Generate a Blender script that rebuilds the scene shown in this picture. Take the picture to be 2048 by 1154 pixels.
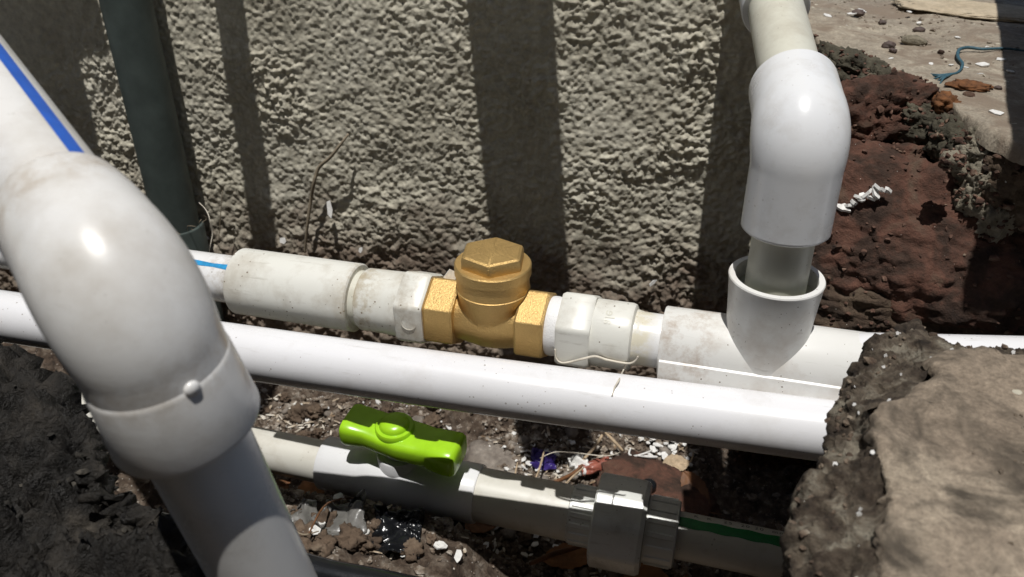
import bpy, bmesh, math, random
import numpy as np
from mathutils import Vector, Matrix, Quaternion

# ------------------------------------------------------------------ scene, camera, world, sun, exposure
for o in list(bpy.data.objects):
    bpy.data.objects.remove(o, do_unlink=True)
sc = bpy.context.scene
C = sc.collection
random.seed(7)
rng = np.random.default_rng(11)
Z0 = 0.520                       # height of the lens above the trench floor
FPX, PITCH, YAW = 1700.0, math.radians(30.0), math.radians(14.0)
h_ = np.array([-math.sin(YAW), math.cos(YAW), 0.0])
r_ = np.array([math.cos(YAW), math.sin(YAW), 0.0])
f_ = h_ * math.cos(PITCH) + np.array([0, 0, -math.sin(PITCH)])
u_ = np.cross(r_, f_)

cam_d = bpy.data.cameras.new('camera')
cam = bpy.data.objects.new('camera', cam_d)
C.objects.link(cam)
cam.location = (0, 0, Z0)
cam.rotation_euler = Vector(f_).to_track_quat('-Z', 'Y').to_euler()
cam_d.sensor_width = 36.0
cam_d.lens = 36.0 * FPX / 2048.0
cam_d.clip_start, cam_d.clip_end = 0.01, 400.0
cam_d.dof.use_dof = True
cam_d.dof.focus_distance = 0.50
cam_d.dof.aperture_fstop = 16.0
sc.camera = cam

SUN_LAT, SUN_TAN = 0.07, 4.7    # sideways and downward travel of sunlight for every metre towards the wall
SUN_DIR = Vector((-SUN_LAT, 1.0, -SUN_TAN)).normalized()
world = bpy.data.worlds.new('World')
sc.world = world
world.use_nodes = True
wn = world.node_tree.nodes
sky = wn.new('ShaderNodeTexSky')
sky.sky_type = 'NISHITA'
sky.sun_disc = False
sky.sun_elevation = math.asin(-SUN_DIR.z)
sky.sun_rotation = math.atan2(-SUN_DIR.x, -SUN_DIR.y)
wn['Background'].inputs['Strength'].default_value = 0.062
world.node_tree.links.new(sky.outputs[0], wn['Background'].inputs['Color'])
sun_d = bpy.data.lights.new('sun', 'SUN')
sun_d.energy = 3.7
sun_d.angle = math.radians(0.55)
sun_d.color = (1.0, 0.975, 0.935)
sun = bpy.data.objects.new('sun', sun_d)
C.objects.link(sun)
sun.location = (0, -1, 3)
sun.rotation_euler = SUN_DIR.to_track_quat('-Z', 'Y').to_euler()
sc.view_settings.view_transform = 'Standard'
sc.view_settings.look = 'None'
sc.view_settings.exposure = 0.0
sc.view_settings.gamma = 1.0
sc.view_settings.use_curve_mapping = False

# ------------------------------------------------------------------ helpers
def V(x, y, z):                   # metres from the lens -> world
    return Vector((x, y, z + Z0))

def at(px, py, z=None, y=None, t=None):   # point of the place seen at a photo position, on a plane of known height or depth
    d = f_ + r_ * (px - 1024) / FPX - u_ * (py - 577) / FPX
    if t is None:
        t = z / d[2] if z is not None else y / d[1]
    p = d * t
    return V(*p)

def tag(o, label=None, cat=None, group=None, kind=None):
    if label: o['label'] = label
    if cat: o['category'] = cat
    if group: o['group'] = group
    if kind: o['kind'] = kind
    return o

def thing(name, loc, label, cat, group=None):
    o = bpy.data.objects.new(name, None)
    C.objects.link(o)
    o.empty_display_size = 0.01
    o.location = loc
    return tag(o, label, cat, group)

def link(name, me, mat, parent=None, smooth=40):
    if mat is not None:
        me.materials.clear(); me.materials.append(mat)
    if smooth is not None and len(me.polygons):
        me.polygons.foreach_set('use_smooth', [True] * len(me.polygons))
        if smooth < 179:
            me.set_sharp_from_angle(angle=math.radians(smooth))
    me.update()
    o = bpy.data.objects.new(name, me)
    C.objects.link(o)
    if parent is not None:
        o.parent = parent
        root = parent
        off = Vector((0, 0, 0))
        while root is not None:
            off += root.location
            root = root.parent
        o.location = -off
    return o

def mesh_of(verts, faces, name='mesh'):
    me = bpy.data.meshes.new(name)
    me.from_pydata([tuple(v) for v in verts], [], [tuple(f) for f in faces])
    me.update()
    return me

def frame(axis, ref=None):
    a = Vector(axis).normalized()
    ref = Vector(ref) if ref is not None else (Vector((0, 0, 1)) if abs(a.z) < 0.9 else Vector((0, -1, 0)))
    e1 = (ref - a * ref.dot(a)).normalized()
    return a, e1, e1.cross(a) * -1 if False else a.cross(e1)

class Geo:
    def __init__(self): self.v, self.f = [], []
    def rings(self, rings, closed=True, cap0=False, cap1=False):
        b = len(self.v); n = len(rings[0])
        for r in rings: self.v += [tuple(p) for p in r]
        m = n if closed else n - 1
        for i in range(len(rings) - 1):
            for j in range(m):
                k = (j + 1) % n
                self.f.append((b + i*n + j, b + i*n + k, b + (i+1)*n + k, b + (i+1)*n + j))
        if cap0: self.f.append(tuple(b + j for j in range(n))[::-1])
        if cap1: self.f.append(tuple(b + (len(rings)-1)*n + j for j in range(n)))
        return self
    def lathe(self, org, axis, prof, seg=56, ref=None, cap0=True, cap1=True, shape=None, unit=1.0):
        prof = [(s*unit, r*unit) for s, r in prof]
        a, e1, e2 = frame(axis, ref)
        shp = shape or [(math.cos(2*math.pi*i/seg), math.sin(2*math.pi*i/seg)) for i in range(seg)]
        rr = [[Vector(org) + a*s + (e1*c + e2*d)*r for c, d in shp] for s, r in prof]
        return self.rings(rr, True, cap0, cap1)
    def mesh(self, name='mesh'):
        me = mesh_of(self.v, self.f, name)
        bm = bmesh.new(); bm.from_mesh(me)
        bmesh.ops.recalc_face_normals(bm, faces=bm.faces)
        bm.to_mesh(me); bm.free()
        return me

def poly_shape(n, rot=0.0, rnd=0.12, k=4):    # unit polygon (corner radius 1) with rounded corners
    P = [Vector((math.cos(rot + 2*math.pi*i/n), math.sin(rot + 2*math.pi*i/n))) for i in range(n)]
    out = []
    for i in range(n):
        p, a, b = P[i], P[i-1], P[(i+1) % n]
        s = p + (a - p)*rnd; e = p + (b - p)*rnd
        for j in range(k + 1):
            t = j / k
            q = s*(1-t)**2 + p*2*t*(1-t) + e*t*t
            out.append((q.x, q.y))
    return out

def sweep(path, radii, seg=48, ref=(0, 0, 1), cap=True):
    P = [Vector(p) for p in path]
    g = Geo(); rings = []
    t0 = (P[1] - P[0]).normalized()
    a, e1, e2 = frame(t0, ref)
    for i, p in enumerate(P):
        t = (P[min(i+1, len(P)-1)] - P[max(i-1, 0)])
        t = t.normalized() if t.length > 1e-9 else t0
        q = t0.rotation_difference(t)
        e1 = (q @ e1); e1 = (e1 - t*e1.dot(t)).normalized(); e2 = t.cross(e1); t0 = t
        r = radii[i] if hasattr(radii, '__len__') else radii
        rings.append([p + (e1*math.cos(2*math.pi*j/seg) + e2*math.sin(2*math.pi*j/seg))*r for j in range(seg)])
    return g.rings(rings, True, cap, cap)

def patch(org, axis, r, s0, s1, th0, th1, ref=(0, 0, 1), side=(0, -1, 0), ns=40, nt=8, wob=0.0):
    """strip of print lying on a pipe; angle 0 = ref, positive towards side"""
    a = Vector(axis).normalized()
    e1 = Vector(ref); e1 = (e1 - a*e1.dot(a)).normalized()
    e2 = Vector(side); e2 = (e2 - a*e2.dot(a) - e1*e2.dot(e1)).normalized()
    rr = []
    for i in range(ns + 1):
        s = s0 + (s1 - s0)*i/ns
        row = []
        for j in range(nt + 1):
            w = wob*math.sin(s*310 + (0 if j < nt/2 else 2.1))
            th = math.radians(th0 + (th1 - th0)*j/nt + (w if j in (0, nt) else 0))
            row.append(Vector(org) + a*s + (e1*math.cos(th) + e2*math.sin(th))*r)
        rr.append(row)
    return Geo().rings(rr, False)

# --- numpy noise
def _hash(i, j, k, s):
    n = (i.astype(np.int64)*374761393 + j.astype(np.int64)*668265263 + k.astype(np.int64)*2147483647 + s*144665) & 0xffffffff
    n = ((n ^ (n >> 13))*1274126177) & 0xffffffff
    n = ((n ^ (n >> 16))*2246822519) & 0xffffffff
    return ((n ^ (n >> 15)) & 0xffffff)/float(0xffffff)
def vnoise(p, s=0):
    p = np.asarray(p, float); i = np.floor(p); f = p - i
    f = f*f*f*(f*(f*6-15)+10); i = i.astype(np.int64)
    out = 0
    for a in (0, 1):
        for b in (0, 1):
            for c in (0, 1):
                w = (f[:, 0] if a else 1-f[:, 0])*(f[:, 1] if b else 1-f[:, 1])*(f[:, 2] if c else 1-f[:, 2])
                out = out + w*_hash(i[:, 0]+a, i[:, 1]+b, i[:, 2]+c, s)
    return out*2-1
def fbm(p, sc_, oct=4, s=0, gain=.5):
    p = np.asarray(p, float)*sc_; out = 0; a = 1.0
    for o in range(oct):
        out = out + a*vnoise(p, s + o*17); p = p*2.03 + 5.7; a *= gain
    return out
def worley(p, s=0, flat=False):
    """distance to nearest of random points (cells of size 1)"""
    p = np.asarray(p, float); i = np.floor(p).astype(np.int64); best = np.full(len(p), 9.0)
    rs = (-1, 0, 1)
    for a in rs:
        for b in ((0,) if flat else rs):
            for c in rs:
                ci, cj, ck = i[:, 0]+a, i[:, 1]+b, i[:, 2]+c
                q = np.stack([ci + _hash(ci, cj, ck, s), (p[:, 1] if flat else cj + _hash(ci, cj, ck, s+5)), ck + _hash(ci, cj, ck, s+9)], 1)
                best = np.minimum(best, ((q - p)**2).sum(1))
    return np.sqrt(best)

def grid_mesh(P, name):           # P: (nu, nv, 3)
    nu, nv = P.shape[:2]
    me = bpy.data.meshes.new(name)
    idx = np.arange(nu*nv).reshape(nu, nv)
    q = np.stack([idx[:-1, :-1], idx[1:, :-1], idx[1:, 1:], idx[:-1, 1:]], -1).reshape(-1, 4)
    me.vertices.add(nu*nv); me.vertices.foreach_set('co', P.reshape(-1).astype(np.float32))
    me.loops.add(q.size); me.loops.foreach_set('vertex_index', q.reshape(-1).astype(np.int32))
    me.polygons.add(len(q)); me.polygons.foreach_set('loop_start', np.arange(0, q.size, 4, dtype=np.int32))
    me.update(calc_edges=True); me.validate()
    return me
def grid_normals(P):
    du = np.gradient(P, axis=0); dv = np.gradient(P, axis=1)
    n = np.cross(du, dv); return n/np.maximum(np.linalg.norm(n, axis=2, keepdims=True), 1e-9)
def resample(rows, nu, nv):
    """rows: list of rows, each a list of points with equal counts -> (nu along the row, nv across rows)"""
    R = np.array([[list(p) for p in r] for r in rows], float)
    def interp(A, n):             # along axis 0, by length, linear with slight rounding
        d = np.linalg.norm(np.diff(A, axis=0), axis=-1)
        d = d.mean(axis=1) if d.ndim > 1 else d
        s = np.concatenate([[0], np.cumsum(d)]); t = np.linspace(0, s[-1], n)
        sh = A.shape; F = A.reshape(sh[0], -1)
        return np.stack([np.interp(t, s, F[:, k]) for k in range(F.shape[1])], 1).reshape((n,)+sh[1:])
    A = interp(R.transpose(1, 0, 2), nu)
    B = interp(A.transpose(1, 0, 2), nv)
    return B.transpose(1, 0, 2)

# --- materials
def new_mat(name):
    m = bpy.data.materials.new(name); m.use_nodes = True
    nt = m.node_tree
    return m, nt, nt.nodes['Principled BSDF']
def nd(nt, t, **kw):
    n = nt.nodes.new(t)
    for k, v in kw.items():
        if k.startswith('_'): setattr(n, k[1:], v)
        else:
            key = k.replace('__', ' ')
            n.inputs[key].default_value = v
    return n
def ramp(nt, fac, stops, interp='LINEAR'):
    r = nt.nodes.new('ShaderNodeValToRGB'); r.color_ramp.interpolation = interp
    e = r.color_ramp.elements
    while len(e) < len(stops): e.new(0.5)
    for el, (p, c) in zip(e, stops):
        el.position = p; el.color = (*c, 1) if len(c) == 3 else c
    nt.links.new(fac, r.inputs[0]); return r.outputs[0]
def mix(nt, fac, a, b, mode='MIX'):
    n = nt.nodes.new('ShaderNodeMix'); n.data_type = 'RGBA'; n.blend_type = mode
    for sock, val in ((n.inputs[0], fac), (n.inputs[6], a), (n.inputs[7], b)):
        if hasattr(val, 'default_value') or hasattr(val, 'is_linked'): nt.links.new(val, sock)
        elif isinstance(val, (int, float)): sock.default_value = val
        else: sock.default_value = (*val, 1)
    return n.outputs[2]
def noise(nt, pos, scale, detail=4, rough=.55, dist=0.0):
    n = nd(nt, 'ShaderNodeTexNoise', Scale=scale, Detail=detail, Roughness=rough, Distortion=dist)
    nt.links.new(pos, n.inputs['Vector']); return n.outputs[0]
def voro(nt, pos, scale, feature='F1'):
    n = nt.nodes.new('ShaderNodeTexVoronoi'); n.feature = feature; n.inputs['Scale'].default_value = scale
    nt.links.new(pos, n.inputs['Vector']); return n
def bump(nt, b, hgt, strength, dist):
    n = nd(nt, 'ShaderNodeBump', Strength=strength, Distance=dist)
    nt.links.new(hgt, n.inputs['Height']); nt.links.new(n.outputs[0], b.inputs['Normal']); return n
def position(nt):
    return nt.nodes.new('ShaderNodeNewGeometry').outputs['Position']

def pvc(name, base, rough=.32, speck=.5, dirt=(.30, .24, .16), dirt_amt=.35, dirt_scale=38, scuff=.2, green=0.0):
    m, nt, b = new_mat(name); pos = position(nt)
    n1 = noise(nt, pos, dirt_scale, 6, .65)
    lo, hi = .54 - .12*dirt_amt, .70
    f1 = ramp(nt, n1, [(lo, (0, 0, 0)), (hi, (dirt_amt,)*3)])
    col = mix(nt, f1, base, dirt)
    # fine tonal drift of old plastic
    n2 = noise(nt, pos, 14, 3)
    col = mix(nt, ramp(nt, n2, [(.35, (0, 0, 0)), (.7, (.22, .22, .22))]), col, tuple(c*k for c, k in zip(base, (.86, .85, .80))))
    # specks of splashed soil
    v = voro(nt, pos, 260)
    n3 = noise(nt, pos, 34, 5, .75)
    thr = nd(nt, 'ShaderNodeMath', _operation='LESS_THAN'); nt.links.new(v.outputs['Distance'], thr.inputs[0])
    mul = nd(nt, 'ShaderNodeMath', _operation='MULTIPLY_ADD'); nt.links.new(n3, mul.inputs[0]); mul.inputs[1].default_value = .95; mul.inputs[2].default_value = -.42
    nt.links.new(mul.outputs[0], thr.inputs[1])
    sp = nd(nt, 'ShaderNodeMath', _operation='MULTIPLY'); nt.links.new(thr.outputs[0], sp.inputs[0]); sp.inputs[1].default_value = speck
    col = mix(nt, sp.outputs[0], col, (.17, .13, .085))
    # scuffs: stretched noise
    mp = nt.nodes.new('ShaderNodeMapping'); mp.inputs['Scale'].default_value = (28, 210, 210); nt.links.new(pos, mp.inputs[0])
    n4 = noise(nt, mp.outputs[0], 1.0, 5, .7)
    f4 = ramp(nt, n4, [(.60, (0, 0, 0)), (.70, (scuff,)*3)])
    col = mix(nt, f4, col, (.36, .33, .27))
    nt.links.new(col, b.inputs['Base Color'])
    rr = nd(nt, 'ShaderNodeMath', _operation='MULTIPLY_ADD'); nt.links.new(n1, rr.inputs[0]); rr.inputs[1].default_value = .35; rr.inputs[2].default_value = rough - .15
    nt.links.new(rr.outputs[0], b.inputs['Roughness'])
    b.inputs['IOR'].default_value = 1.5
    bump(nt, b, n4, .08, .0006)
    return m

def earth(name, stops, scale=30, rough=.92, bs=160, bstr=.6, bdist=.002, fleck=None, wet=0.0, detail=8):
    m, nt, b = new_mat(name); pos = position(nt)
    n1 = noise(nt, pos, scale, detail, .62, .4)
    col = ramp(nt, n1, stops)
    n2 = noise(nt, pos, bs, 6, .7)
    col = mix(nt, .55, col, ramp(nt, n2, [(.25, (.35, .35, .35)), (.75, (1.35, 1.3, 1.25))]), 'MULTIPLY')
    if fleck:
        v = voro(nt, pos, fleck[1])
        thr = nd(nt, 'ShaderNodeMath', _operation='LESS_THAN'); thr.inputs[1].default_value = fleck[2]
        nt.links.new(v.outputs['Distance'], thr.inputs[0])
        col = mix(nt, thr.outputs[0], col, fleck[0])
    nt.links.new(col, b.inputs['Base Color'])
    b.inputs['Roughness'].default_value = rough
    if wet:
        nt.links.new(ramp(nt, n1, [(.35, (rough - wet,)*3), (.65, (rough,)*3)]), b.inputs['Roughness'])
    b.inputs['Specular IOR Level'].default_value = .35
    bump(nt, b, n2, bstr, bdist)
    return m

def flat_mat(name, col, rough=.5, metal=0.0, var=.25, scale=120, bstr=.15, spec=.5):
    m, nt, b = new_mat(name); pos = position(nt)
    n = noise(nt, pos, scale, 5, .6)
    c = mix(nt, ramp(nt, n, [(.3, (0, 0, 0)), (.75, (1, 1, 1))]), tuple(x*(1-var) for x in col), tuple(min(1, x*(1+var*.5)) for x in col))
    nt.links.new(c, b.inputs['Base Color'])
    b.inputs['Roughness'].default_value = rough; b.inputs['Metallic'].default_value = metal
    b.inputs['Specular IOR Level'].default_value = spec
    bump(nt, b, n, bstr, .0008)
    return m

def soil_band(m, org, axis, s0, s1, color, amt, scale=90, lo=.42, hi=.62):
    """handling dirt and glue caught on a stretch of a fitting"""
    nt = m.node_tree; b = nt.nodes['Principled BSDF']; pos = position(nt)
    old = b.inputs['Base Color'].links[0].from_socket
    sub = nd(nt, 'ShaderNodeVectorMath', _operation='SUBTRACT'); nt.links.new(pos, sub.inputs[0]); sub.inputs[1].default_value = tuple(org)
    dot = nd(nt, 'ShaderNodeVectorMath', _operation='DOT_PRODUCT'); nt.links.new(sub.outputs[0], dot.inputs[0]); dot.inputs[1].default_value = tuple(Vector(axis).normalized())
    w = (s1 - s0)/2; mid = (s0 + s1)/2
    d = nd(nt, 'ShaderNodeMath', _operation='SUBTRACT'); nt.links.new(dot.outputs['Value'], d.inputs[0]); d.inputs[1].default_value = mid
    ab = nd(nt, 'ShaderNodeMath', _operation='ABSOLUTE'); nt.links.new(d.outputs[0], ab.inputs[0])
    mr = nd(nt, 'ShaderNodeMapRange'); nt.links.new(ab.outputs[0], mr.inputs[0])
    mr.inputs[1].default_value = w*.35; mr.inputs[2].default_value = w; mr.inputs[3].default_value = 1; mr.inputs[4].default_value = 0
    n = ramp(nt, noise(nt, pos, scale, 7, .72, .05), [(lo, (0, 0, 0)), (hi, (amt,)*3)])
    mu = nd(nt, 'ShaderNodeMath', _operation='MULTIPLY'); nt.links.new(n, mu.inputs[0]); nt.links.new(mr.outputs[0], mu.inputs[1])
    nt.links.new(mix(nt, mu.outputs[0], old, color), b.inputs['Base Color'])
    return m

M = {}
M['pipe_white'] = pvc('clean_white_pvc', (.80, .80, .82), .24, .55, dirt_amt=.18, scuff=.25)
M['pipe_line'] = pvc('white_pvc_with_glue', (.79, .79, .79), .26, .55, dirt_amt=.22, scuff=.25)
M['pipe_new'] = pvc('white_pvc_foreground', (.76, .75, .73), .24, .15, dirt_amt=.45, dirt_scale=20, scuff=.15)
M['fit_old'] = pvc('weathered_white_pvc', (.74, .735, .68), .34, .95, dirt_amt=.42, scuff=.35)
M['fit_tee'] = pvc('ivory_white_pvc', (.79, .785, .755), .30, .9, dirt_amt=.42, dirt_scale=26, scuff=.35, dirt=(.34, .24, .15))
M['elbow'] = pvc('bright_white_pvc', (.79, .80, .815), .20, .2, dirt_amt=.22, scuff=.10)
M['riser'] = pvc('yellowed_pvc', (.66, .65, .56), .36, .4, dirt_amt=.35, scuff=.2)
M['pipe_cream'] = pvc('cream_pvc', (.66, .645, .585), .38, .5, dirt_amt=.35, scuff=.3)
M['valve_white'] = pvc('white_abs', (.78, .785, .80), .22, .25, dirt_amt=.15, scuff=.1)
M['union_grey'] = pvc('light_grey_pvc', (.70, .71, .68), .24, .6, dirt_amt=.45, dirt=(.16, .13, .09), scuff=.35)
M['lime'] = flat_mat('lime_plastic', (.26, .60, .008), .24, var=.06, scuff=0) if False else flat_mat('lime_plastic', (.36, .68, .02), .27, var=.12, scale=90, bstr=.06)
M['blue'] = flat_mat('blue_print', (.02, .12, .55), .35, var=.2)
M['cyan'] = flat_mat('light_blue_print', (.02, .30, .62), .4, var=.35, scale=260)
M['green_print'] = flat_mat('green_print', (.01, .22, .05), .4, var=.3, scale=300)
M['ink'] = flat_mat('black_ink', (.03, .03, .03), .5)
M['tape'] = flat_mat('thread_tape', (.82, .82, .82), .5, var=.06, scale=900, bstr=.5)
M['fibre'] = flat_mat('tape_shred', (.72, .66, .55), .6, var=.3)
M['glue'] = flat_mat('solvent_glue', (.50, .52, .40), .25, var=.4, scale=160)
M['black_plastic'] = flat_mat('black_plastic', (.012, .013, .015), .22, var=.3, bstr=.4)
M['white_scrap'] = flat_mat('white_scrap', (.78, .77, .74), .6, var=.25, scale=300)
M['leaf'] = flat_mat('dry_leaf', (.34, .15, .055), .6, var=.45, scale=110, bstr=.5)
M['leaf_dark'] = flat_mat('dark_dry_leaf', (.17, .075, .03), .65, var=.45, scale=110, bstr=.5)
M['straw'] = flat_mat('wood_shaving', (.50, .38, .25), .7, var=.4, scale=300)
M['purple'] = flat_mat('purple_wrapper', (.05, .03, .19), .3, var=.4, scale=200)
M['red_wrap'] = flat_mat('red_wrapper', (.34, .11, .075), .35, var=.4, scale=200)
M['tan_card'] = flat_mat('tan_card', (.50, .33, .18), .7, var=.3)
M['teal'] = flat_mat('teal_scrap', (.03, .20, .17), .6, var=.4)
M['grey_film'] = flat_mat('grey_film', (.16, .155, .145), .3, var=.5, scale=90, bstr=.6)
M['rope'] = flat_mat('blue_rope', (.045, .12, .16), .6, var=.5, scale=400, bstr=.8)
M['rust'] = flat_mat('rust', (.17, .068, .022), .9, var=.6, scale=220, bstr=1.0)
M['twig'] = flat_mat('dry_twig', (.33, .27, .19), .85, var=.4, scale=300)
M['dark_stone'] = flat_mat('dark_pebble', (.10, .07, .06), .7, var=.5, scale=200, bstr=.6)

def brass():
    m, nt, b = new_mat('cast_brass'); pos = position(nt)
    n = noise(nt, pos, 900, 3, .7); n2 = noise(nt, pos, 35, 4)
    c = mix(nt, ramp(nt, n2, [(.35, (0, 0, 0)), (.75, (1, 1, 1))]), (.68, .465, .185), (.52, .345, .135))
    nt.links.new(c, b.inputs['Base Color'])
    b.inputs['Metallic'].default_value = .78
    nt.links.new(ramp(nt, n, [(.3, (.38,)*3), (.7, (.58,)*3)]), b.inputs['Roughness'])
    bump(nt, b, n, .9, .0005)
    return m
M['brass'] = brass()
M['green_pipe'] = flat_mat('dark_green_pvc', (.085, .108, .100), .5, var=.35, scale=40, bstr=.15)

def wall_mat():
    m, nt, b = new_mat('roughcast_plaster'); pos = position(nt)
    n1 = noise(nt, pos, 9, 6, .6)
    col = ramp(nt, n1, [(.3, (.54, .505, .41)), (.5, (.68, .645, .535)), (.72, (.76, .73, .625))])
    n2 = noise(nt, pos, 120, 7, .7)
    col = mix(nt, .6, col, ramp(nt, n2, [(.3, (.5, .47, .42)), (.7, (1.25, 1.25, 1.22))]), 'MULTIPLY')
    # soil splashed up the foot of the wall
    sx = nt.nodes.new('ShaderNodeSeparateXYZ'); nt.links.new(pos, sx.inputs[0])
    n3 = noise(nt, pos, 16, 5, .65)
    a = nd(nt, 'ShaderNodeMath', _operation='MULTIPLY_ADD'); nt.links.new(n3, a.inputs[0]); a.inputs[1].default_value = -.20; nt.links.new(sx.outputs[2], a.inputs[2])
    mr = nd(nt, 'ShaderNodeMapRange'); nt.links.new(a.outputs[0], mr.inputs[0])
    mr.inputs[1].default_value = .045; mr.inputs[2].default_value = .105; mr.inputs[3].default_value = .85; mr.inputs[4].default_value = 0
    n4 = noise(nt, pos, 70, 6, .7)
    soil = ramp(nt, n4, [(.3, (.085, .06, .042)), (.55, (.17, .115, .085)), (.75, (.33, .29, .235))])
    col = mix(nt, mr.outputs[0], col, soil)
    nt.links.new(col, b.inputs['Base Color'])
    b.inputs['Roughness'].default_value = .88
    b.inputs['Specular IOR Level'].default_value = .3
    n5 = noise(nt, pos, 620, 4, .7)
    add = nd(nt, 'ShaderNodeMath', _operation='MULTIPLY_ADD'); nt.links.new(n5, add.inputs[0]); add.inputs[1].default_value = .35; nt.links.new(n2, add.inputs[2])
    bump(nt, b, add.outputs[0], .55, .0020)
    return m
M['wall'] = wall_mat()
M['floor'] = earth('trench_rubble', [(.30, (.03, .022, .016)), (.45, (.10, .07, .05)), (.58, (.19, .15, .115)), (.70, (.36, .32, .27))], 85, .9, 330, 1.0, .004, fleck=((.55, .52, .47), 230, .10))
M['bank'] = earth('dark_footing_soil', [(.28, (.025, .019, .014)), (.46, (.075, .05, .035)), (.6, (.13, .095, .065)), (.75, (.20, .165, .12))], 34, .93, 150, 1.0, .004, fleck=((.6, .57, .5), 120, .035))
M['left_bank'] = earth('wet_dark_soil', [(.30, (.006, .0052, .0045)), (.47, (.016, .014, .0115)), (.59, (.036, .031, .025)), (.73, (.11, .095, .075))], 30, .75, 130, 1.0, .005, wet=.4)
M['brick'] = earth('crumbled_red_brick', [(.30, (.020, .013, .010)), (.43, (.060, .036, .026)), (.55, (.130, .062, .043)), (.68, (.125, .085, .06))], 34, .95, 190, 1.0, .003, fleck=((.7, .66, .6), 150, .03))
M['mortar'] = earth('old_mortar', [(.3, (.13, .115, .085)), (.5, (.25, .225, .17)), (.72, (.36, .33, .265))], 40, .95, 170, 1.0, .003)
M['stone'] = earth('grey_stone', [(.3, (.12, .10, .085)), (.55, (.25, .22, .19)), (.75, (.38, .35, .31))], 60, .9, 220, .8, .002)
def slab_mat(name, blotch, base):
    m, nt, b = new_mat(name); pos = position(nt)
    n1 = noise(nt, pos, 11, 6, .6, .3)
    col = ramp(nt, n1, base)
    n2 = noise(nt, pos, 170, 6, .72)
    col = mix(nt, .7, col, ramp(nt, n2, [(.3, (.5, .48, .45)), (.7, (1.3, 1.28, 1.25))]), 'MULTIPLY')
    n6 = noise(nt, pos, 520, 4, .75)
    col = mix(nt, .7, col, ramp(nt, n6, [(.32, (.55, .53, .5)), (.68, (1.35, 1.33, 1.3))]), 'MULTIPLY')
    n3 = noise(nt, pos, 24, 5, .6, 1.0)
    col = mix(nt, ramp(nt, n3, [(.46, (0, 0, 0)), (.60, (.9,)*3)]), col, blotch)  # darker blotches of random shape over the base colour
    v = voro(nt, pos, 62); thr = nd(nt, 'ShaderNodeMath', _operation='LESS_THAN'); thr.inputs[1].default_value = .115
    nt.links.new(v.outputs['Distance'], thr.inputs[0])
    sel = nd(nt, 'ShaderNodeMath', _operation='GREATER_THAN'); sel.inputs[1].default_value = .62
    sx = nt.nodes.new('ShaderNodeSeparateColor'); nt.links.new(v.outputs['Color'], sx.inputs[0]); nt.links.new(sx.outputs[0], sel.inputs[0])
    mm = nd(nt, 'ShaderNodeMath', _operation='MULTIPLY'); nt.links.new(thr.outputs[0], mm.inputs[0]); nt.links.new(sel.outputs[0], mm.inputs[1])
    col = mix(nt, mm.outputs[0], col, (.52, .48, .38))
    nt.links.new(col, b.inputs['Base Color']); b.inputs['Roughness'].default_value = .85
    add = nd(nt, 'ShaderNodeMath', _operation='MULTIPLY_ADD'); nt.links.new(n6, add.inputs[0]); add.inputs[1].default_value = .4; nt.links.new(n2, add.inputs[2])
    bump(nt, b, add.outputs[0], .7, .0025)
    return m
M['slab'] = slab_mat('dusty_concrete', (.045, .035, .024), [(.32, (.17, .132, .098)), (.5, (.30, .247, .19)), (.66, (.42, .36, .28))])
M['apron'] = slab_mat('pale_dusty_concrete', (.22, .17, .125), [(.3, (.26, .225, .18)), (.52, (.36, .32, .26)), (.75, (.46, .41, .33))])
M['added_wall'] = earth('added_wall_coat', [(.3, (.04, .042, .032)), (.55, (.09, .088, .07)), (.75, (.15, .14, .115))], 5, .95, 60, .6, .004)  # dark surface of the added wall that cuts the fill light
M['ground'] = earth('yard_soil', [(.3, (.10, .08, .06)), (.55, (.18, .15, .115)), (.75, (.27, .23, .18))], 6, .95, 90, .5, .004)

# ------------------------------------------------------------------ the place: ground, trench floor, wall, banks
def hollow_ground():
    x0, x1, y0, y1, zt, zb = -.78, .80, -.30, 1.55, Z0 - .205, -.03
    L = 60
    v = [(-L, -L, zt), (L, -L, zt), (L, L, zt), (-L, L, zt), (x0, y0, zt), (x1, y0, zt), (x1, y1, zt), (x0, y1, zt),
         (x0, y0, zb), (x1, y0, zb), (x1, y1, zb), (x0, y1, zb)]
    f = [(0, 1, 5, 4), (1, 2, 6, 5), (2, 3, 7, 6), (3, 0, 4, 7), (4, 5, 9, 8), (5, 6, 10, 9), (6, 7, 11, 10), (7, 4, 8, 11)]
    tag(link('ground', mesh_of(v, f), M['ground'], smooth=None), kind='structure')
hollow_ground()

def floor_h(x, y):
    p = np.stack([x, y, np.zeros_like(x)], 1)
    b = fbm(p, 9, 3, 3)*.008 + fbm(p, 34, 3, 8)*.0045
    w1 = np.clip(.62 - worley(p*62, 4), 0, 1)*.011 + np.clip(.55 - worley(p*125, 14), 0, 1)*.006 + np.clip(.6 - worley(p*240, 24), 0, 1)*.003
    w2 = fbm(p, 150, 2, 31)*.0016
    rise = np.clip((y - .56)/.1, 0, 1)**2*.03
    heap = np.clip((.462 - y)/.045, 0, 1); heap = heap*heap*(3 - 2*heap)*np.clip((-.085 - x)/.05, 0, 1)*.066   # rubble heaped against the near side of the lower pipe
    return b + w1 + w2 + rise + heap
nx, ny = 720, 480
gx, gy = np.meshgrid(np.linspace(-.74, .42, nx), np.linspace(-.12, .672, ny), indexing='ij')
gz = floor_h(gx.ravel(), gy.ravel()).reshape(nx, ny)
tag(link('trench_floor', grid_mesh(np.stack([gx, gy, gz], -1), 'trench_floor'), M['floor'], smooth=180), kind='structure')
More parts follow.
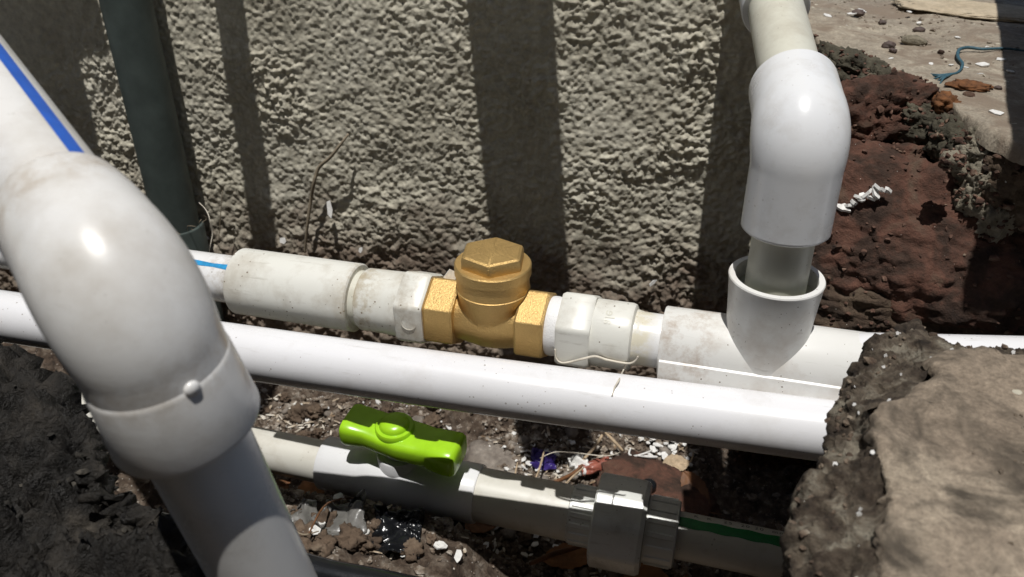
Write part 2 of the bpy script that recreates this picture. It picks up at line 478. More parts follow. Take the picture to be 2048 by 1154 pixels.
def fz(x, y):
    i = min(max((x + .74)/1.16*(nx - 1), 0), nx - 1.001); j = min(max((y + .12)/.792*(ny - 1), 0), ny - 1.001)
    a, b = int(i), int(j); u, w = i - a, j - b
    return float(gz[a, b]*(1-u)*(1-w) + gz[a+1, b]*u*(1-w) + gz[a, b+1]*(1-u)*w + gz[a+1, b+1]*u*w)

YW = .66
def make_wall():
    nx, nz = 760, 430
    x = np.linspace(-.80, .052, nx); z = np.linspace(-.02, .46, nz)
    X, Z = np.meshgrid(x, z, indexing='ij')
    p = np.stack([X.ravel(), np.zeros(X.size), Z.ravel()], 1)
    wp = p + np.stack([fbm(p, 60, 2, 41), np.zeros(X.size), fbm(p, 60, 2, 47)], 1)*.0055
    mask = np.clip(.62 + fbm(p, 13, 3, 5)*.95, .10, 1.45)
    sm = np.clip(1 - np.abs((p[:, 0] + .235)/.05), 0, 1)          # trowelled smoother patch
    mask = mask*(1 - .6*sm)
    l1 = np.clip(.70 - worley(wp*np.array([135, 1, 170]), 1, True), 0, 1)
    l2 = np.clip(.66 - worley(wp*np.array([270, 1, 310]), 2, True), 0, 1)
    d = mask*(l1*.0014 + l2*.0018) + fbm(p, 22, 5, 9)*.0012 + np.abs(fbm(p, 105, 4, 19))*.0016*mask + fbm(p, 330, 2, 53)*.0007
    # the foot of the wall is ragged, clods of soil stuck on
    foot = np.clip((.20 - p[:, 2] + fbm(p, 20, 2, 23)*.03)/.08, 0, 1)
    d += foot*(np.clip(.7 - worley(wp*np.array([95, 1, 100]), 6, True), 0, 1)*.003 + np.abs(fbm(p, 55, 5, 29))*.0040)
    P = np.stack([X, YW - d.reshape(nx, nz), Z], -1)
    P[-1, :, 1] += .02
    me = grid_mesh(P, 'wall_face')
    t = thing('plastered_wall', (-.35, YW + .1, 0), 'rough grey beige roughcast plaster wall rising behind the pipes', 'wall')
    link('plaster_face', me, M['wall'], t, smooth=180)
    g = Geo()
    def box(x0, x1, y0, y1, z0, z1):
        b = len(g.v)
        g.v += [(x0, y0, z0), (x1, y0, z0), (x1, y1, z0), (x0, y1, z0), (x0, y0, z1), (x1, y0, z1), (x1, y1, z1), (x0, y1, z1)]
        g.f += [tuple(b + i for i in q) for q in ((0, 1, 2, 3), (4, 7, 6, 5), (0, 4, 5, 1), (1, 5, 6, 2), (2, 6, 7, 3), (3, 7, 4, 0))]
    box(-2.2, .05, YW + .006, YW + .24, -.05, 2.3)
    link('wall_core', g.mesh(), M['wall'], t, smooth=None)
make_wall()

def added_dark_wall():  # unseen wall added behind the camera to darken the sky fill
    g = Geo()
    for x0, x1, y0, y1, z1 in ((-3.2, 3.2, -1.25, -1.05, 3.4),):
        rows = []
        for z in (Z0 - .25, z1 - .06, z1):
            i = 0 if z < z1 else .03
            rows.append([(x0 + i, y0 + i, z), (x1 - i, y0 + i, z), (x1 - i, y1 - i, z), (x0 + i, y1 - i, z)])
        g.rings(rows, True, True, True)
    tag(link('added_dark_wall', g.mesh(), M['added_wall'], smooth=30), 'added dark wall behind the camera, cutting the sky fill', 'wall')
added_dark_wall()

def rough_sheet(rows, nu, nv, amp, seed, lump=50, fine=120, fade_rows=None):
    P = resample(rows, nu, nv)
    N = grid_normals(P)
    p = P.reshape(-1, 3)
    d = fbm(p, lump*.35, 3, seed)*1.0 + np.clip(.72 - worley(p*lump, seed + 3), 0, 1)*1.3 + np.abs(fbm(p, fine, 4, seed + 7))*.75 + np.clip(.6 - worley(p*fine*.9, seed + 13), 0, 1)*.55 + fbm(p, fine*3.1, 2, seed + 21)*.16 - .7
    d = d.reshape(P.shape[:2])*amp
    if fade_rows is not None:
        v = np.linspace(0, 1, nv)
        d = d*np.interp(v, [a for a, _ in fade_rows], [b for _, b in fade_rows])[None, :]
    return P + N*d[..., None]

# raised apron of concrete beyond the trench and the broken footing below its edge
edge_px = [(1590, 40), (1640, 82), (1700, 118), (1760, 132), (1830, 172), (1880, 188), (1940, 248), (2048, 305), (2200, 330), (2500, 350)]
ZA = -.17
E = [at(px, py, z=ZA) for px, py in edge_px]
E = [Vector((.048, E[0].y + .03, E[0].z))] + [q for q in E if q.x > .055]
E[-1].x = max(E[-1].x, .42)
def bank_row(k, z, bx):
    return [Vector((e.x + bx*.0, e.y + k*(min(.60, .30 + .5*e.y) - e.y) - (0 if k < .99 else .0), z + Z0)) for e in E]
face_rows = [[Vector((e.x, e.y + .012, ZA + Z0 - .001)) for e in E],
             [Vector((e.x, e.y, ZA + Z0 - .012)) for e in E], bank_row(.35, -.215, 0), bank_row(.75, -.29, 0), bank_row(1.0, -.36, 0), bank_row(1.05, -.50, 0)]
Pb = rough_sheet(face_rows, 300, 190, .010, 61, 42, 130, [(0, .15), (.08, .7), (.3, 1), (1, 1)])
tag(link('earth_bank', grid_mesh(Pb, 'earth_bank'), M['bank'], smooth=180), kind='structure')
# concrete apron: top sheet with a ragged lip
top_rows = [[Vector((e.x*1.0, e.y - .002, ZA + Z0 - .009)) for e in E], [Vector((e.x, e.y - .001, ZA + Z0 - .004)) for e in E], [Vector((e.x, e.y + .006, ZA + Z0)) for e in E],
            [Vector((e.x*1.02 + .0, e.y + .10, ZA + Z0)) for e in E], [Vector((e.x*1.2 + .03, max(e.y + .3, .98), ZA + Z0)) for e in E],
            [Vector((e.x*2.2 + .05, 1.7, ZA + Z0)) for e in E]]
Pt = resample(top_rows, 300, 260)
p = Pt.reshape(-1, 3)
v = np.linspace(0, 1, 260)
lip = np.interp(v, [0, .03, .10, 1], [1, 1, .15, .1])[None, :]
jag = (fbm(p, 55, 4, 71)*.006).reshape(Pt.shape[:2])*lip
Pt[..., 1] += jag
Pt[..., 2] += (fbm(p, 14, 3, 75)*.003 + fbm(p, 90, 3, 78)*.0009).reshape(Pt.shape[:2])
tag(link('concrete_apron', grid_mesh(Pt, 'concrete_apron'), M['apron'], smooth=180), kind='structure')
def apron(px, py, dz=.0): return at(px, py, z=ZA + dz)

# ------------------------------------------------------------------ broken bricks and lumps of mortar in the footing
def chunk_mesh(dims, seed, sub=4, box=4.0, amp=.12, lump=2.2):
    bm = bmesh.new(); bmesh.ops.create_icosphere(bm, subdivisions=sub, radius=1.0)
    P = np.array([v.co for v in bm.verts])
    k = (np.abs(P)**box).sum(1)**(1/box); P = P/k[:, None]
    d = fbm(P, lump, 4, seed)*amp + np.clip(.6 - worley(P*lump*2.2, seed + 2), 0, 1)*amp*.9 + np.abs(fbm(P, lump*4, 4, seed + 4))*amp*.75 - np.clip(.10 - np.abs(fbm(P, lump*1.3, 3, seed + 8)), 0, 1)*amp*3.0*(sub > 4)
    P = P*(1 + d)[:, None]*np.array(dims)[None, :]*.5
    for v, q in zip(bm.verts, P): v.co = q
    me = bpy.data.meshes.new('chunk'); bm.to_mesh(me); bm.free()
    return me
def place(name, me, mat, loc, rot=(0, 0, 0), label=None, cat=None, group=None, parent=None, smooth=180, scale=1.0):
    if not me.materials: me.materials.append(mat)
    if smooth is not None:
        me.polygons.foreach_set('use_smooth', [True]*len(me.polygons))
        if smooth < 179: me.set_sharp_from_angle(angle=math.radians(smooth))
    o = bpy.data.objects.new(name, me); C.objects.link(o)
    o.location = loc; o.rotation_euler = rot
    o.scale = (scale,)*3 if not hasattr(scale, '__len__') else scale
    if parent: o.parent = parent; o.location = Vector(loc) - parent.location
    return tag(o, label, cat, group)

M['crust'] = earth('mossy_mortar_crust', [(.3, (.035, .031, .022)), (.5, (.085, .077, .055)), (.66, (.15, .138, .10)), (.8, (.24, .22, .17))], 55, .95, 190, 1.0, .003)
place('broken_brick', chunk_mesh((.066, .05, .040), 5, 5, 4, .16), M['brick'], at(1745, 230, y=.598), (-.45, -.1, .25), 'crumbling red brick tucked under the edge of the concrete apron', 'brick')
place('broken_brick', chunk_mesh((.062, .05, .030), 7, 5, 4, .18), M['brick'], at(1750, 335, y=.580), (-.45, .05, .1), 'small dark red brick just above the wad of paper bits', 'brick')
place('broken_brick', chunk_mesh((.150, .070, .100), 9, 6, 4, .11), M['brick'], at(1822, 490, y=.540), (-.62, .06, -.10), 'big red brick block with worn face behind the right tee end', 'brick')
place('broken_brick', chunk_mesh((.19, .06, .07), 15, 6, 3, .17), M['bank'], at(1810, 625, y=.520), (-.6, .05, .05), 'dark brown decayed brick course lying under the big red block', 'brick')
for i, (px, py, yy, d, lab) in enumerate([(1950, 330, .542, (.030, .028, .024), 'pale grey mortar lump beside the small rounded nodule'), (1985, 300, .542, (.032, .028, .022), 'grey mortar lump just under the apron corner'), (1990, 360, .532, (.034, .026, .030), 'pale mortar lump midway down the right end of the red block'),
                                         (1950, 400, .530, (.028, .022, .026), 'rough mortar lump bedded against the red block face'), (1995, 430, .525, (.034, .022, .030), 'pale mortar lump low at the right end of the red block'), (2030, 380, .535, (.036, .03, .04), 'shaded mortar lump at the right end of the red block')]):
    place('mortar_lump', chunk_mesh(d, 200 + i, 5, 3, .15, 2.8), M['mortar'], at(px, py, y=yy), (-.4 + .3*i, .3*i, .5*i), lab, 'mortar')
place('mortar_lump', chunk_mesh((.052, .042, .026), 23, 5, 3, .20), M['crust'], at(1705, 150, y=.655), (.1, .35, .4), 'olive grey mortar crust along the broken apron edge near the white elbow', 'mortar')
place('mortar_lump', chunk_mesh((.046, .036, .024), 24, 5, 3, .20), M['crust'], at(1785, 190, y=.622), (.2, .45, .3), 'dark lumpy mortar crust between apron edge and small red brick', 'mortar')
place('mortar_lump', chunk_mesh((.040, .034, .028), 27, 5, 3, .20), M['crust'], at(1850, 245, y=.590), (.3, .4, .1), 'knobbly grey mortar lump below the rusty lump', 'mortar')
place('mortar_lump', chunk_mesh((.036, .030, .024), 28, 5, 3, .20), M['crust'], at(1925, 290, y=.560), (.3, .2, .3), 'rough dark mortar lump under the apron corner', 'mortar')
place('mortar_lump', chunk_mesh((.012, .011, .010), 29, 3, 3, .15), M['mortar'], at(1903, 322, y=.512), (.3, .2, .1), 'small rounded mortar nodule on top of the red block', 'mortar')

# ------------------------------------------------------------------ foreground: broken slab on the right, dark soil on the left
ZS = -.20
topE = [(2500, 705), (2048, 702), (1910, 697), (1866, 709), (1856, 742), (1813, 785), (1738, 805), (1761, 896), (1787, 962), (1784, 1053), (1774, 1154), (1760, 1420)]
outS = [(2500, 690), (2048, 694), (1905, 682), (1835, 645), (1768, 684), (1716, 730), (1694, 800), (1645, 915), (1610, 988), (1590, 1060), (1566, 1154), (1540, 1420)]
Et = [at(a, b, z=ZS) for a, b in topE]
So = [at(a, b, z=ZS - .024) for a, b in outS]
Mid = [(e*.55 + s*.45) + Vector((0, 0, -.004)) for e, s in zip(Et, So)]
Bs = [Vector((s.x + .012, s.y - .012, .0)) for s in So]
Low = [Vector((s.x + .004, s.y - .004, s.z - .05)) for s in So]
Pf = rough_sheet([[Vector((e.x, e.y, ZS + Z0 - .0035)) for e in Et], [e + Vector((0, 0, -.004)) for e in Et], Mid, So, Low, Bs], 420, 170, .0060, 91, 60, 150, [(0, 0), (.02, .35), (.10, .8), (.25, 1), (1, 1.2)])
slab_t = thing('broken_slab', at(1950, 900, z=-.40), 'broken dusty concrete slab with ragged brick edge over the pipe ends', 'slab')
link('broken_edge', grid_mesh(Pf, 'broken_edge'), earth('broken_slab_edge', [(.32, (.018, .014, .010)), (.45, (.07, .052, .037)), (.56, (.15, .122, .09)), (.68, (.33, .30, .235))], 70, .93, 240, 1.0, .004, fleck=((.7, .66, .58), 110, .05)), slab_t, smooth=180)
inner = [e*.93 + Vector((.30, .14, ZS + Z0))*.07 for e in Et]
far = [Vector((max(e.x + .35, .45) if i > 5 else e.x*.6 + .32, e.y*.5 - .12 if i > 2 else e.y - .18, ZS + Z0)) for i, e in enumerate(Et)]
for q in inner: q.z = ZS + Z0
Ptop = resample([[e + Vector((-.0008, .0008, -.0062)) for e in Et], [e + Vector((0, 0, -.0012)) for e in Et], [e*.985 + Vector((.30, .14, ZS + Z0))*.015 for e in Et], inner, far], 420, 200)
pp = Ptop.reshape(-1, 3)
vv = np.linspace(0, 1, 200)
ed = np.interp(vv, [0, .04, .15, 1], [1, .8, .1, .05])[None, :]
Ptop[..., 0] += (fbm(pp, 60, 4, 101, .55)*.0038).reshape(Ptop.shape[:2])*ed
Ptop[..., 1] += (fbm(pp, 60, 4, 105, .55)*.0038).reshape(Ptop.shape[:2])*ed
Ptop[..., 2] += (fbm(pp, 18, 3, 109)*.0012 + fbm(pp, 120, 4, 111)*.0009).reshape(Ptop.shape[:2])
link('slab_top', grid_mesh(Ptop, 'slab_top'), M['slab'], slab_t, smooth=180)

silh = [(-500, 430), (-200, 590), (0, 692), (62, 738), (105, 785), (165, 862), (260, 930), (330, 1010), (400, 1110), (445, 1165), (560, 1400)]
ZL = -.255
S2 = [at(a, b, z=ZL) for a, b in silh]
I1 = [s*.80 + Vector((-.45, .05, ZL + Z0 + .03))*.20 for s in S2]
I2 = [s*.40 + Vector((-.62, -.12, ZL + Z0 + .05))*.60 for s in S2]
I3 = [Vector((-.85 if i < 6 else s.x - .35, s.y*.2 - .30, ZL + Z0 + .05)) for i, s in enumerate(S2)]
L2 = [s + Vector((-.006, -.006, -.05)) for s in S2]
B2 = [Vector((s.x - .02, s.y - .02, -.01)) for s in S2]
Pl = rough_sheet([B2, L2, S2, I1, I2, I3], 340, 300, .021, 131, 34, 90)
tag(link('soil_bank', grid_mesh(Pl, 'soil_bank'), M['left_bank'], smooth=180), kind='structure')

# ------------------------------------------------------------------ pipes
R = .0167
def line(a, b, c, d):
    o = V(0, a, c); ax = Vector((1, b, d))
    return (lambda x: o + ax*x), ax.normalized(), ax.length
KT = .987                        # size of the fittings on this line
T_, TA, TL = line(.4375, -.0402, -.2844, .0131)
T = lambda x: T_(x*KT)
B, BA, BL = line(.4517, -.0224, -.4539, -.0124)
FRONT = (0, -1, 0)

# --- line with the brass valve, left side: pipe, long coupling, threaded adapter
t = thing('water_pipe', T(-.26) - Vector((0, 0, .0)), 'off white pipe with pale blue stripe, long coupling and adapter left of brass valve', 'pipe')
g = Geo().lathe(T(0), TA, unit=KT, prof=[(-.86, R), (-.285, R)]); pp_ = link('pipe', g.mesh(), M['pipe_line'], t)
link('stripe', patch(T(0), TA, R*KT + .00018, -.84, -.305, 22, 35, wob=2.0).mesh(), M['cyan'], pp_)
r = .0232
link('coupling', Geo().lathe(T(0), TA, unit=KT, prof=[(-.3085, R), (-.3085, r-.0012), (-.3075, r), (-.2195, r), (-.2185, r-.001), (-.2185, .0185), (-.215, .0178)]).mesh(), M['fit_old'], t)
link('bush', Geo().lathe(T(0), TA, unit=KT, prof=[(-.219, .0188), (-.2085, .0182)]).mesh(), M['riser'], t)
r = .0212
ad = link('adapter', Geo().lathe(T(0), TA, unit=KT, prof=[(-.2140, .0185), (-.2140, r-.0012), (-.2125, r-.0002), (-.2, r), (-.1825, r+.0004), (-.178, r+.001)]).mesh(), M['fit_old'], t)
def hexloft(org, axis, s0, s1, rc, ch=.002, rot=0.0, rnd=.10, k=.93, n=6):
    return Geo().lathe(org, axis, unit=KT, prof=[(s0, rc*k*.86), (s0, rc*k), (s0 + ch, rc), (s1 - ch, rc), (s1, rc*k), (s1, rc*k*.8)], ref=(0, 0, 1), shape=poly_shape(n, rot, rnd))
link('hex_collar', hexloft(T(0), TA, -.1840, -.1650, .0262, .0020, math.radians(2), .09, .95).mesh(), M['fit_old'], ad)
# round mould mark on the collar face
mark = Geo().lathe(T(-.1745) + Vector((0, -.0223, 0.0012)), (0, -1, .05), [(0, .0052), (.0004, .0052), (.0004, .0048), (.0001, .0048)], seg=28)
link('mould_mark', mark.mesh(), M['fit_old'], ad)

# --- brass swing check valve
cx = -.1240
t = thing('check_valve', T(cx) - Vector((0, 0, .02)), 'golden brass check valve with hexagonal cap between white adapters', 'valve')
bm = bmesh.new()
def add_geo(bm, g):
    me = g.mesh(); bm.from_mesh(me); bpy.data.meshes.remove(me)
body = Geo().lathe(T(0), TA, unit=KT, prof=[(-.150, .0165), (-.143, .0172), (-.136, .0185), (-.128, .0198), (-.120, .0198), (-.111, .0182), (-.105, .0172), (-.099, .0165)], seg=64)
UP = Vector((0, 0, 1))
c0 = T(cx)
neck = Geo().lathe(c0, UP, [(-.004, .0190), (.006, .0196), (.013, .0210), (.0190, .0224), (.0215, .0227), (.035, .0227)], seg=64)
add_geo(bm, body); add_geo(bm, neck)
me = bpy.data.meshes.new('valve_body'); bm.to_mesh(me); bm.free()
vb = link('body', me, M['brass'], t, smooth=180)
rm = vb.modifiers.new('cast', 'REMESH'); rm.mode = 'VOXEL'; rm.voxel_size = .0007; rm.use_smooth_shade = True
smo = vb.modifiers.new('fillet', 'SMOOTH'); smo.factor = .5; smo.iterations = 10
link('hex_end', hexloft(T(0), TA, -.1650, -.1455, .0238, .0014, math.radians(0), .06, .96).mesh(), M['brass'], t, smooth=25)
link('hex_end', hexloft(T(0), TA, -.1050, -.0868, .0238, .0014, math.radians(0), .06, .96).mesh(), M['brass'], t, smooth=25)
bon = link('bonnet', Geo().lathe(c0, UP, [(.0325, .0222), (.0330, .0238), (.0388, .0238), (.0396, .0231), (.0398, .0140)], seg=72).mesh(), M['brass'], t)
link('seam_ring', Geo().lathe(c0, UP, [(.0222, .0226), (.0226, .0232), (.0230, .0226)], seg=72, cap0=False, cap1=False).mesh(), M['brass'], bon)
link('hex_cap', Geo().lathe(c0, UP, [(.0390, .0203), (.0396, .0210), (.0450, .0210), (.0468, .0201), (.0476, .0183), (.0478, .0001)], ref=(0, -1, 0), shape=poly_shape(6, math.radians(8), .07)).mesh(), M['brass'], t, smooth=25)

# --- right side: adapter, short pipe, tee, riser, elbow, pipe into the wall
t = thing('tee_riser', T(.045) - Vector((0, 0, .0225)), 'ivory white tee with vertical riser and glossy elbow, joined right of brass valve', 'pipe fitting')
link('thread_tape', Geo().lathe(T(0), TA, unit=KT, prof=[(-.0872, .0170), (-.0866, .0186), (-.0855, .0190), (-.083, .0191), (-.0812, .0188), (-.0795, .0190), (-.0775, .0186)]).mesh(), M['tape'], t)
ad = link('adapter', Geo().lathe(T(0), TA, unit=KT, prof=[(-.0600, .0205), (-.0585, .0212), (-.0360, .0212), (-.0338, .0205), (-.0328, .0188), (-.0326, .0170)]).mesh(), M['fit_old'], t)
link('hex_collar', hexloft(T(0), TA, -.0785, -.0575, .0260, .0020, math.radians(0), .09, .95).mesh(), M['fit_old'], ad)
link('pipe', Geo().lathe(T(0), TA, unit=KT, prof=[(-.040, R), (-.0345, .0182), (-.0300, R + .0004), (-.028, R), (-.010, R)]).mesh(), M['pipe_line'], t)
def text_on_pipe(txt, org, axis, r, s, th, size, upright, h=.00015, mat=None, name='lettering', parent=None, track=1.0):
    cu = bpy.data.curves.new('txt', 'FONT'); cu.body = txt; cu.size = size; cu.align_x = 'LEFT'; cu.space_character = track
    ob = bpy.data.objects.new('txt', cu); C.objects.link(ob)
    dg = bpy.context.evaluated_depsgraph_get(); dg.update()
    me = bpy.data.meshes.new_from_object(ob.evaluated_get(dg))
    bpy.data.objects.remove(ob); bpy.data.curves.remove(cu)
    bm = bmesh.new(); bm.from_mesh(me)
    bmesh.ops.subdivide_edges(bm, edges=bm.edges, cuts=1)
    a = Vector(axis).normalized(); e1 = Vector((0, 0, 1)); e1 = (e1 - a*e1.dot(a)).normalized()
    e2 = Vector(FRONT); e2 = (e2 - a*e2.dot(a) - e1*e2.dot(e1)).normalized()
    for v in bm.verts:
        x, y = v.co.x, v.co.y
        if upright: ss, aa = s + x, th - math.degrees(y/r)
        else: ss, aa = s + y, th - math.degrees(x/r)
        q = math.radians(aa)
        v.co = Vector(org) + a*ss + (e1*math.cos(q) + e2*math.sin(q))*(r + h)
    bm.to_mesh(me); bm.free()
    return link(name, me, mat, parent, smooth=None)
text_on_pipe('ale', T(0), TA, .0212*KT, -.0494, 42, .0085, False, .00022, M['riser'], 'embossed_mark', ad)
# tee run with a flat moulded foot, hollow socket on top
soil_band(M['fit_tee'], T(0), TA, -.030, .026, (.36, .25, .16), .6, 75, .46, .66)
soil_band(M['fit_old'], T(0), TA, -.225, -.190, (.40, .32, .19), .7, 110)
soil_band(M['fit_old'], T(0), TA, -.190, -.160, (.34, .27, .18), .45, 150)
soil_band(M['pipe_line'], T(0), TA, -.330, -.295, (.34, .28, .2), .5, 140)
soil_band(M['pipe_line'], T(0), TA, -.038, -.018, (.66, .60, .42), .7, 70, .38, .55)
tee = link('tee', Geo().lathe(T(0), TA, unit=KT, prof=[(-.0160, R), (-.0160, .0216), (-.0152, .0222), (.1040, .0222), (.1048, .0216), (.1048, R)], seg=72).mesh(), M['fit_tee'], t)
foot = []
a, e1, e2 = frame(TA)
for s in (-.0158, .1046):
    foot.append([T(0) + a*s*KT + Vector((0, yy*KT, zz*KT)) for yy, zz in ((-.0220, .0016), (-.0234, .0008), (-.0238, -.0004), (-.0234, -.0150), (-.0215, -.0225), (.0215, -.0225), (.0222, .0010))])
link('moulded_foot', Geo().rings(foot, True, True, True).mesh(), M['fit_tee'], tee, smooth=30)
RX = .0435
rc = T(RX)
sock = Geo().lathe(rc, UP, [(-.002, .0221), (.012, .0228), (.035, .0244), (.0520, .0258), (.0532, .0262), (.0540, .0258), (.0540, .0226), (.0525, .0220), (.042, .0216)], seg=80, cap0=False, cap1=False)
link('socket', sock.mesh(), M['fit_tee'], tee)
link('glue_bead', Geo().lathe(rc, UP, [(.0405, .0001), (.0425, .0180), (.0450, .0222), (.0400, .0222)], seg=48, cap0=False, cap1=False).mesh(), M['glue'], tee)
K = Vector((rc.x, rc.y, Z0 - .146))
UD = Vector((-.12, 1, .25)).normalized()
link('riser_pipe', Geo().lathe(rc, UP, [(.030, R), (K.z - rc.z - .03, R)]).mesh(), M['riser'], t)
def bend(K, da, db, la, lb, rad, ro, ri, seg=64, n=18, ra=None, bulge=.0):
    """elbow from the end of arm a (direction da from K) round to the end of arm b; arc radius rad; outer radius ro; bore ri"""
    da, db = Vector(da).normalized(), Vector(db).normalized()
    half = da.angle(db)/2; tl = rad/math.tan(half)
    cdir = (da + db).normalized(); cen = K + cdir*(rad/math.sin(half))
    p0, p1 = K + da*tl, K + db*tl
    v0, v1 = p0 - cen, p1 - cen
    path, rr = [], []
    ra = ra or ro
    for s, q in ((la - .004, ri), (la, ri), (la, ra - .0010), (la - .0010, ra)): path.append(K + da*s); rr.append(q)
    for i_, s in enumerate(np.linspace(la - .002, tl + .001, 6)): path.append(K + da*float(s)); rr.append(ra + (ro - ra)*math.sin((i_ + .3)/5.3*math.pi/2))
    ang = v0.angle(v1); ax = v0.cross(v1).normalized()
    for i in range(n + 1):
        f = i/n
        path.append(cen + Quaternion(ax, ang*f) @ v0); rr.append(ro + bulge*math.sin(math.pi*f))
    for s in np.linspace(tl + .001, lb - .002, 6): path.append(K + db*float(s)); rr.append(ro)
    for s, q in ((lb - .0010, ro), (lb, ro - .0012), (lb, ri), (lb - .004, ri)): path.append(K + db*s); rr.append(q)
    # ring frames from arm directions so that the end faces stay square
    g = Geo(); rings = []; nrm = ax
    tang = []
    na = 4 + 6
    for i in range(len(path)):
        if i < na: tg = -da
        elif i > len(path) - 1 - (6 + 4): tg = db
        else:
            f = (i - na)/n; tg = Quaternion(ax, ang*f) @ (-da)
        tang.append(tg.normalized())
    for q, r0, tg in zip(path, rr, tang):
        e = tg.cross(nrm).normalized()
        rings.append([q + (nrm*math.cos(2*math.pi*j/seg) + e*math.sin(2*math.pi*j/seg))*r0 for j in range(seg)])
    return g.rings(rings, True, False, False)
link('elbow', bend(K, (0, 0, -1), UD, .0550, .042, .024, .0234, R, bulge=.0012).mesh(), M['elbow'], t, smooth=50)
outp = link('outlet_pipe', Geo().lathe(K, UD, [(.020, R), (.205, R)]).mesh(), M['riser'], t)
link('wall_coupling', Geo().lathe(K, UD, [(.1350, R + .0002), (.1350, .0200), (.1358, .0206), (.2290, .0206)]).mesh(), M['elbow'], t)
t2 = thing('water_pipe', T(.2), 'white pipe running on from the tee behind the broken slab', 'pipe')
link('pipe', Geo().lathe(T(.096) + Vector((0, 0, .0055)), TA + Vector((0, 0, .14)), [(0, R), (.60, R)]).mesh(), M['pipe_white'], t2)

# shredded tape hanging from the adapter
def strand(name, pts, r, mat, parent=None, **kw):
    P = [Vector(p) for p in pts]; out = []
    for i in range(len(P) - 1):
        p0, p1, p2, p3 = P[max(i-1, 0)], P[i], P[i+1], P[min(i+2, len(P)-1)]
        for k in range(6):
            u = k/6
            out.append(.5*((2*p1) + (p2-p0)*u + (2*p0-5*p1+4*p2-p3)*u*u + (3*p1-p0-3*p2+p3)*u**3))
    out.append(P[-1])
    rr = [r*(.55 + .45*math.sin(math.pi*min(1, (i+.5)/len(out)*1.0))) for i in range(len(out))]
    o = link(name, sweep(out, rr, 7).mesh(), mat, parent, smooth=180)
    if kw: tag(o, **kw)
    return o
def on_pipe(px, py, yc, zc, r):      # point of a level pipe's surface seen at a photo position
    d = at(px, py, t=1.0) - V(0, 0, 0)
    A = d.y**2 + d.z**2; Bq = -2*(d.y*yc + d.z*zc); Cq = yc*yc + zc*zc - r*r
    disc = max(Bq*Bq - 4*A*Cq, 0)
    return V(0, 0, 0) + d*((-Bq - math.sqrt(disc))/(2*A))
fa = lambda px, py, r=.0235: on_pipe(px, py, .4398, -.2850, r)
fp = lambda px, py: on_pipe(px, py, .3962, -.3037, .0180)
strand('tape_shred', [fa(1110, 698, .0215), fa(1113, 718, .0240), fa(1128, 726, .0252), fa(1165, 718, .0252), fa(1190, 713, .0235), fa(1215, 720, .0225), fa(1255, 727, .0225), fa(1270, 722, .0225), fa(1276, 713, .0225)], .0008, M['fibre'],
       label='loose curl of thread tape sagging under the right adapter', cat='tape shred')
strand('tape_shred', [fa(1254, 727, .0228), fa(1246, 742, .0250), fp(1238, 760), fp(1229, 776), fp(1224, 792)], .0006, M['fibre'],
       label='thin thread dangling from the adapter onto the white pipe in front', cat='tape shred')

# --- the plain white pipe in front
P2 = [V(-.86, .3795, -.2985), V(-.7725, .3811, -.2992), V(-.4504, .3873, -.3005), V(-.309, .3903, -.3033), V(-.1854, .3928, -.3041), V(-.0515, .3956, -.3038), V(.0721, .3982, -.3028), V(.206, .4010, -.3018), V(.412, .4048, -.3008)]
dense = []
for i in range(len(P2) - 1):
    for k in range(8): dense.append(P2[i].lerp(P2[i+1], k/8))
dense.append(P2[-1])
for _ in range(20):
    dense = [dense[0]] + [(dense[i-1] + dense[i]*2 + dense[i+1])/4 for i in range(1, len(dense)-1)] + [dense[-1]]
g = sweep(dense, .0172, 56)
tag(link('water_pipe', g.mesh(), M['pipe_white'], smooth=60), 'long plain white pipe running in front of the brass valve', 'pipe')

# --- lower line: cream pipe, ball valve, short thick pipe, union, green striped pipe
t = thing('water_pipe', B(-.40) - Vector((0, 0, R)), 'cream pipe entering the green handled ball valve from behind the near elbow', 'pipe')
link('pipe', Geo().lathe(B(0), BA, [(-.86, R), (-.250, R)]).mesh(), M['pipe_cream'], t)
t = thing('ball_valve', B(-.2) - Vector((0, 0, .024)), 'white ball valve with lime green lever handle low in the trench', 'valve')
link('body', Geo().lathe(B(0), BA, [(-.2650, R), (-.2650, .0200), (-.2640, .0208), (-.2330, .0212), (-.2300, .0214), (-.2270, .0222), (-.2200, .0236), (-.2080, .0246), (-.1940, .0246), (-.1820, .0236), (-.1755, .0224), (-.1720, .0222), (-.1400, .0222), (-.1385, .0216), (-.1385, R)], seg=72).mesh(), M['valve_white'], t)
vc = B(-.2005); NU = Vector((0, -.10, 1)).normalized()
bn = link('bonnet', Geo().lathe(vc, NU, [(.014, .0165), (.0290, .0162), (.0300, .0155), (.0300, .0100), (.0340, .0095)], seg=56).mesh(), M['valve_white'], t)
link('stem', Geo().lathe(vc, NU, [(.026, .0085), (.0400, .0085)], seg=32).mesh(), M['black_plastic'], t)
